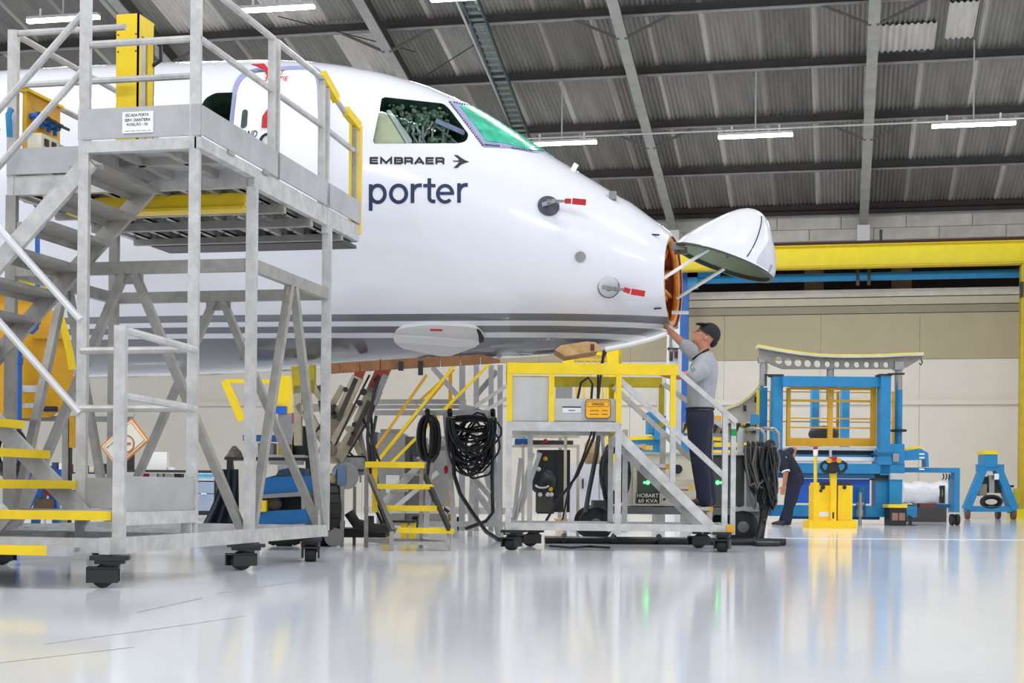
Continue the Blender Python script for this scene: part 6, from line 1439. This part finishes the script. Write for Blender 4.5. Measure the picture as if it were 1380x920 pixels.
b.loft([(J(943.4,549), Fv*.165, Rv*.122),(J(943.2,560), Fv*.178, Rv*.134),(J(943,572), Fv*.182, Rv*.132),(J(943,580), Fv*.16, Rv*.115)], 20)
for s in (-1, 1):
    L_ = [p.copy() for p in LEGS[s]]; limb(b, [L_[0], L_[0].lerp(L_[1],.5), L_[1], L_[1].lerp(L_[2],.5), L_[2], L_[3]-Uv*.005], [.118,.105,.088,.082,.074,.076])
organic(b, 'trousers', TROU, wk, .009, 4)
mb().tube([J(943.4,551)+Fv*.168*math.cos(t*.3142)+Rv*.126*math.sin(t*.3142) for t in range(20)], .014, 6, True).build('belt', CAPM, wk)
for s, x in ((-1,949.5),(1,956)):
    y_ = d0+.11*s; an = Q(U(x,y_), y_, .418)
    b = mb(); b.loft([(an+Rv*.075+Uv*.045, Fv*.028, Uv*.035),(an+Rv*.05+Uv*.048, Fv*.040, Uv*.047),(an+Uv*.05, Fv*.044, Uv*.05),(an-Rv*.07+Uv*.038, Fv*.047, Uv*.038),(an-Rv*.14+Uv*.028, Fv*.046, Uv*.028),(an-Rv*.185+Uv*.022, Fv*.028, Uv*.020)], 14)
    limb(b, [an+Uv*.06+Rv*.02, an+Uv*.11+Rv*.01], [.05,.046]); sh = organic(b, 'shoe', SHOE, wk, .008, 3)
b = mb(); Rh = Matrix((hf_, hf_.cross(hu_), hu_)).transposed()
vs = []; fs = []; n = 28; m_ = 9; cc = hc0-hf_*.012+hu_*.028
for i in range(m_+1):
    ph = math.pi/2*i/m_*1.0 - .16*(1-i/m_)
    for k in range(n):
        th = 2*math.pi*k/n; vs.append(cc + Rh @ V(.112*math.cos(ph)*math.cos(th), .091*math.cos(ph)*math.sin(th), .112*math.sin(ph)))
for i in range(m_):
    for k in range(n): fs.append((i*n+k, i*n+(k+1)%n, (i+1)*n+(k+1)%n, (i+1)*n+k))
b.add(vs, fs, True); b.ell(cc-hf_*.085-hu_*.035, (.035,.07,.05), Rh)
cap = b.build('cap', CAPM, wk)
Rb = Matrix.Rotation(-.55, 3, hf_.cross(hu_)) @ Rh
mb().ell(cc+hf_*.100+hu_*.040, (.074,.074,.015), Rb, 20, 6).build('cap_brim', CAPM, wk)
sd_ = hf_.cross(hu_); gl = mb()
for s in (-1, 1):
    c = hc0+hf_*.096+sd_*.034*s+hu_*.002
    gl.tube([c+sd_*.027*math.cos(t*.5236)-hf_*.012*abs(math.cos(t*.5236))*(1 if s*math.cos(t*.5236) > 0 else 0)+hu_*.019*math.sin(t*.5236) for t in range(12)], .0038, 6, True)
    gl.tube([c+sd_*.027*s-hf_*.012+hu_*.006, hc0+sd_*.082*s+hf_*.02+hu_*.004, hc0+sd_*.086*s-hf_*.012-hu_*.006], .0038, 6)
gl.tube([hc0+hf_*.10+sd_*.008, hc0+hf_*.10-sd_*.008], .0038, 6); gl.build('glasses', INK, wk, kind='stuff')
for s in (-1, 1): mb().ell(hc0+hf_*.085+sd_*.033*s-hu_*.0, (.010,.013,.009), Rh, 10, 7).build('eye', M('eye_white',(220,214,208),.3), wk)
# ---- bending worker by the jig
d0 = 25.0
w2 = thing('person', Q(U(1060,d0),d0,0), 'man in dark navy work clothes bending over beside the black cable hank', 'person')
NAV2 = M('navy_workwear', (28, 34, 52), .85, 0, .16, 8, .25)
h2f = (-Rv*math.cos(.5)-Uv*math.sin(.5)); h2u = (Uv*math.cos(.5)-Rv*math.sin(.5)); hc2 = J(1037,603)
b = mb(); head(b, hc2, h2f, h2u); limb(b, [hc2-h2u*.07-h2f*.02, J(1045,610), J(1052,614)], [.062,.06,.075])
limb(b, [J(1054,617), J(1063,629), J(1071,643)], [.12,.12,.12])
na = [J(1051,618,-.2), J(1059,636,-.26), J(1057.5,650,-.26), J(1056.5,655,-.26)]; limb(b, na, [.05,.045,.035,.03]); hand(b, na[-1], -Uv*.9-Rv*.2, Fv, 1.05, .3, 1)
fa = [J(1056,614,.2), J(1071,606,.36), J(1070,612,.26), J(1069.5,615,.22)]; limb(b, fa, [.05,.045,.036,.03]); hand(b, fa[-1], -Uv-Fv*.3, Rv, 1.0, .3, -1)
LG = {-1: [J(1071,646,-.09), J(1064,674,-.10), J(1061,702,-.10)], 1: [J(1072,646,.09), J(1067,674,.10), J(1055,702,.12)]}
for s in (-1, 1): limb(b, LG[s], [.08,.055,.04])
organic(b, 'body', SKIN2, w2, .010, 3)
b = mb(); limb(b, [J(1051,614), J(1056,620), J(1063,629), J(1069,638)], [.11,.165,.16,.15]); limb(b, [J(1052,617,-.16), J(1056,626,-.22), J(1058.5,633,-.25)], [.09,.078,.066]); limb(b, [J(1056,614,.16), J(1066,608,.3)], [.085,.066])
organic(b, 'shirt', NAV2, w2, .012, 4)
mb().lathe([(.070,0),(.068,.022)], J(1058.8,634.2,-.25), (J(1059,636,-.26)-J(1056,626,-.22)), 14).build('white_cuff', WHITE, w2); mb().bar(J(1055,613,-.17), J(1060,617,-.17), .01, .03).build('back_print', LGREY, w2)
b = mb(); limb(b, [J(1069,638), J(1071.5,646)], [.15,.158])
for s in (-1, 1): limb(b, [LG[s][0], LG[s][0].lerp(LG[s][1],.5), LG[s][1], LG[s][2]], [.125,.108,.092,.075])
organic(b, 'trousers', TROU, w2, .012, 4)
b = mb(); b.ell(hc2-h2f*.025+h2u*.04, (.098,.088,.088), Matrix((h2f, h2f.cross(h2u), h2u)).transposed(), 16, 10); b.build('hair', HAIR, w2)
for s, x in ((-1,1060.5),(1,1055)):
    y_ = d0+.10*s; an = Q(U(x,y_), y_, .003)
    b = mb(); b.loft([(an+Rv*.075+Uv*.045, Fv*.028, Uv*.035),(an+Rv*.05+Uv*.048, Fv*.040, Uv*.047),(an+Uv*.05, Fv*.044, Uv*.05),(an-Rv*.07+Uv*.038, Fv*.047, Uv*.038),(an-Rv*.14+Uv*.028, Fv*.046, Uv*.028),(an-Rv*.185+Uv*.022, Fv*.028, Uv*.020)], 14)
    limb(b, [an+Uv*.06+Rv*.02, an+Uv*.11+Rv*.01], [.05,.046]); organic(b, 'shoe', SHOE, w2, .010, 3)
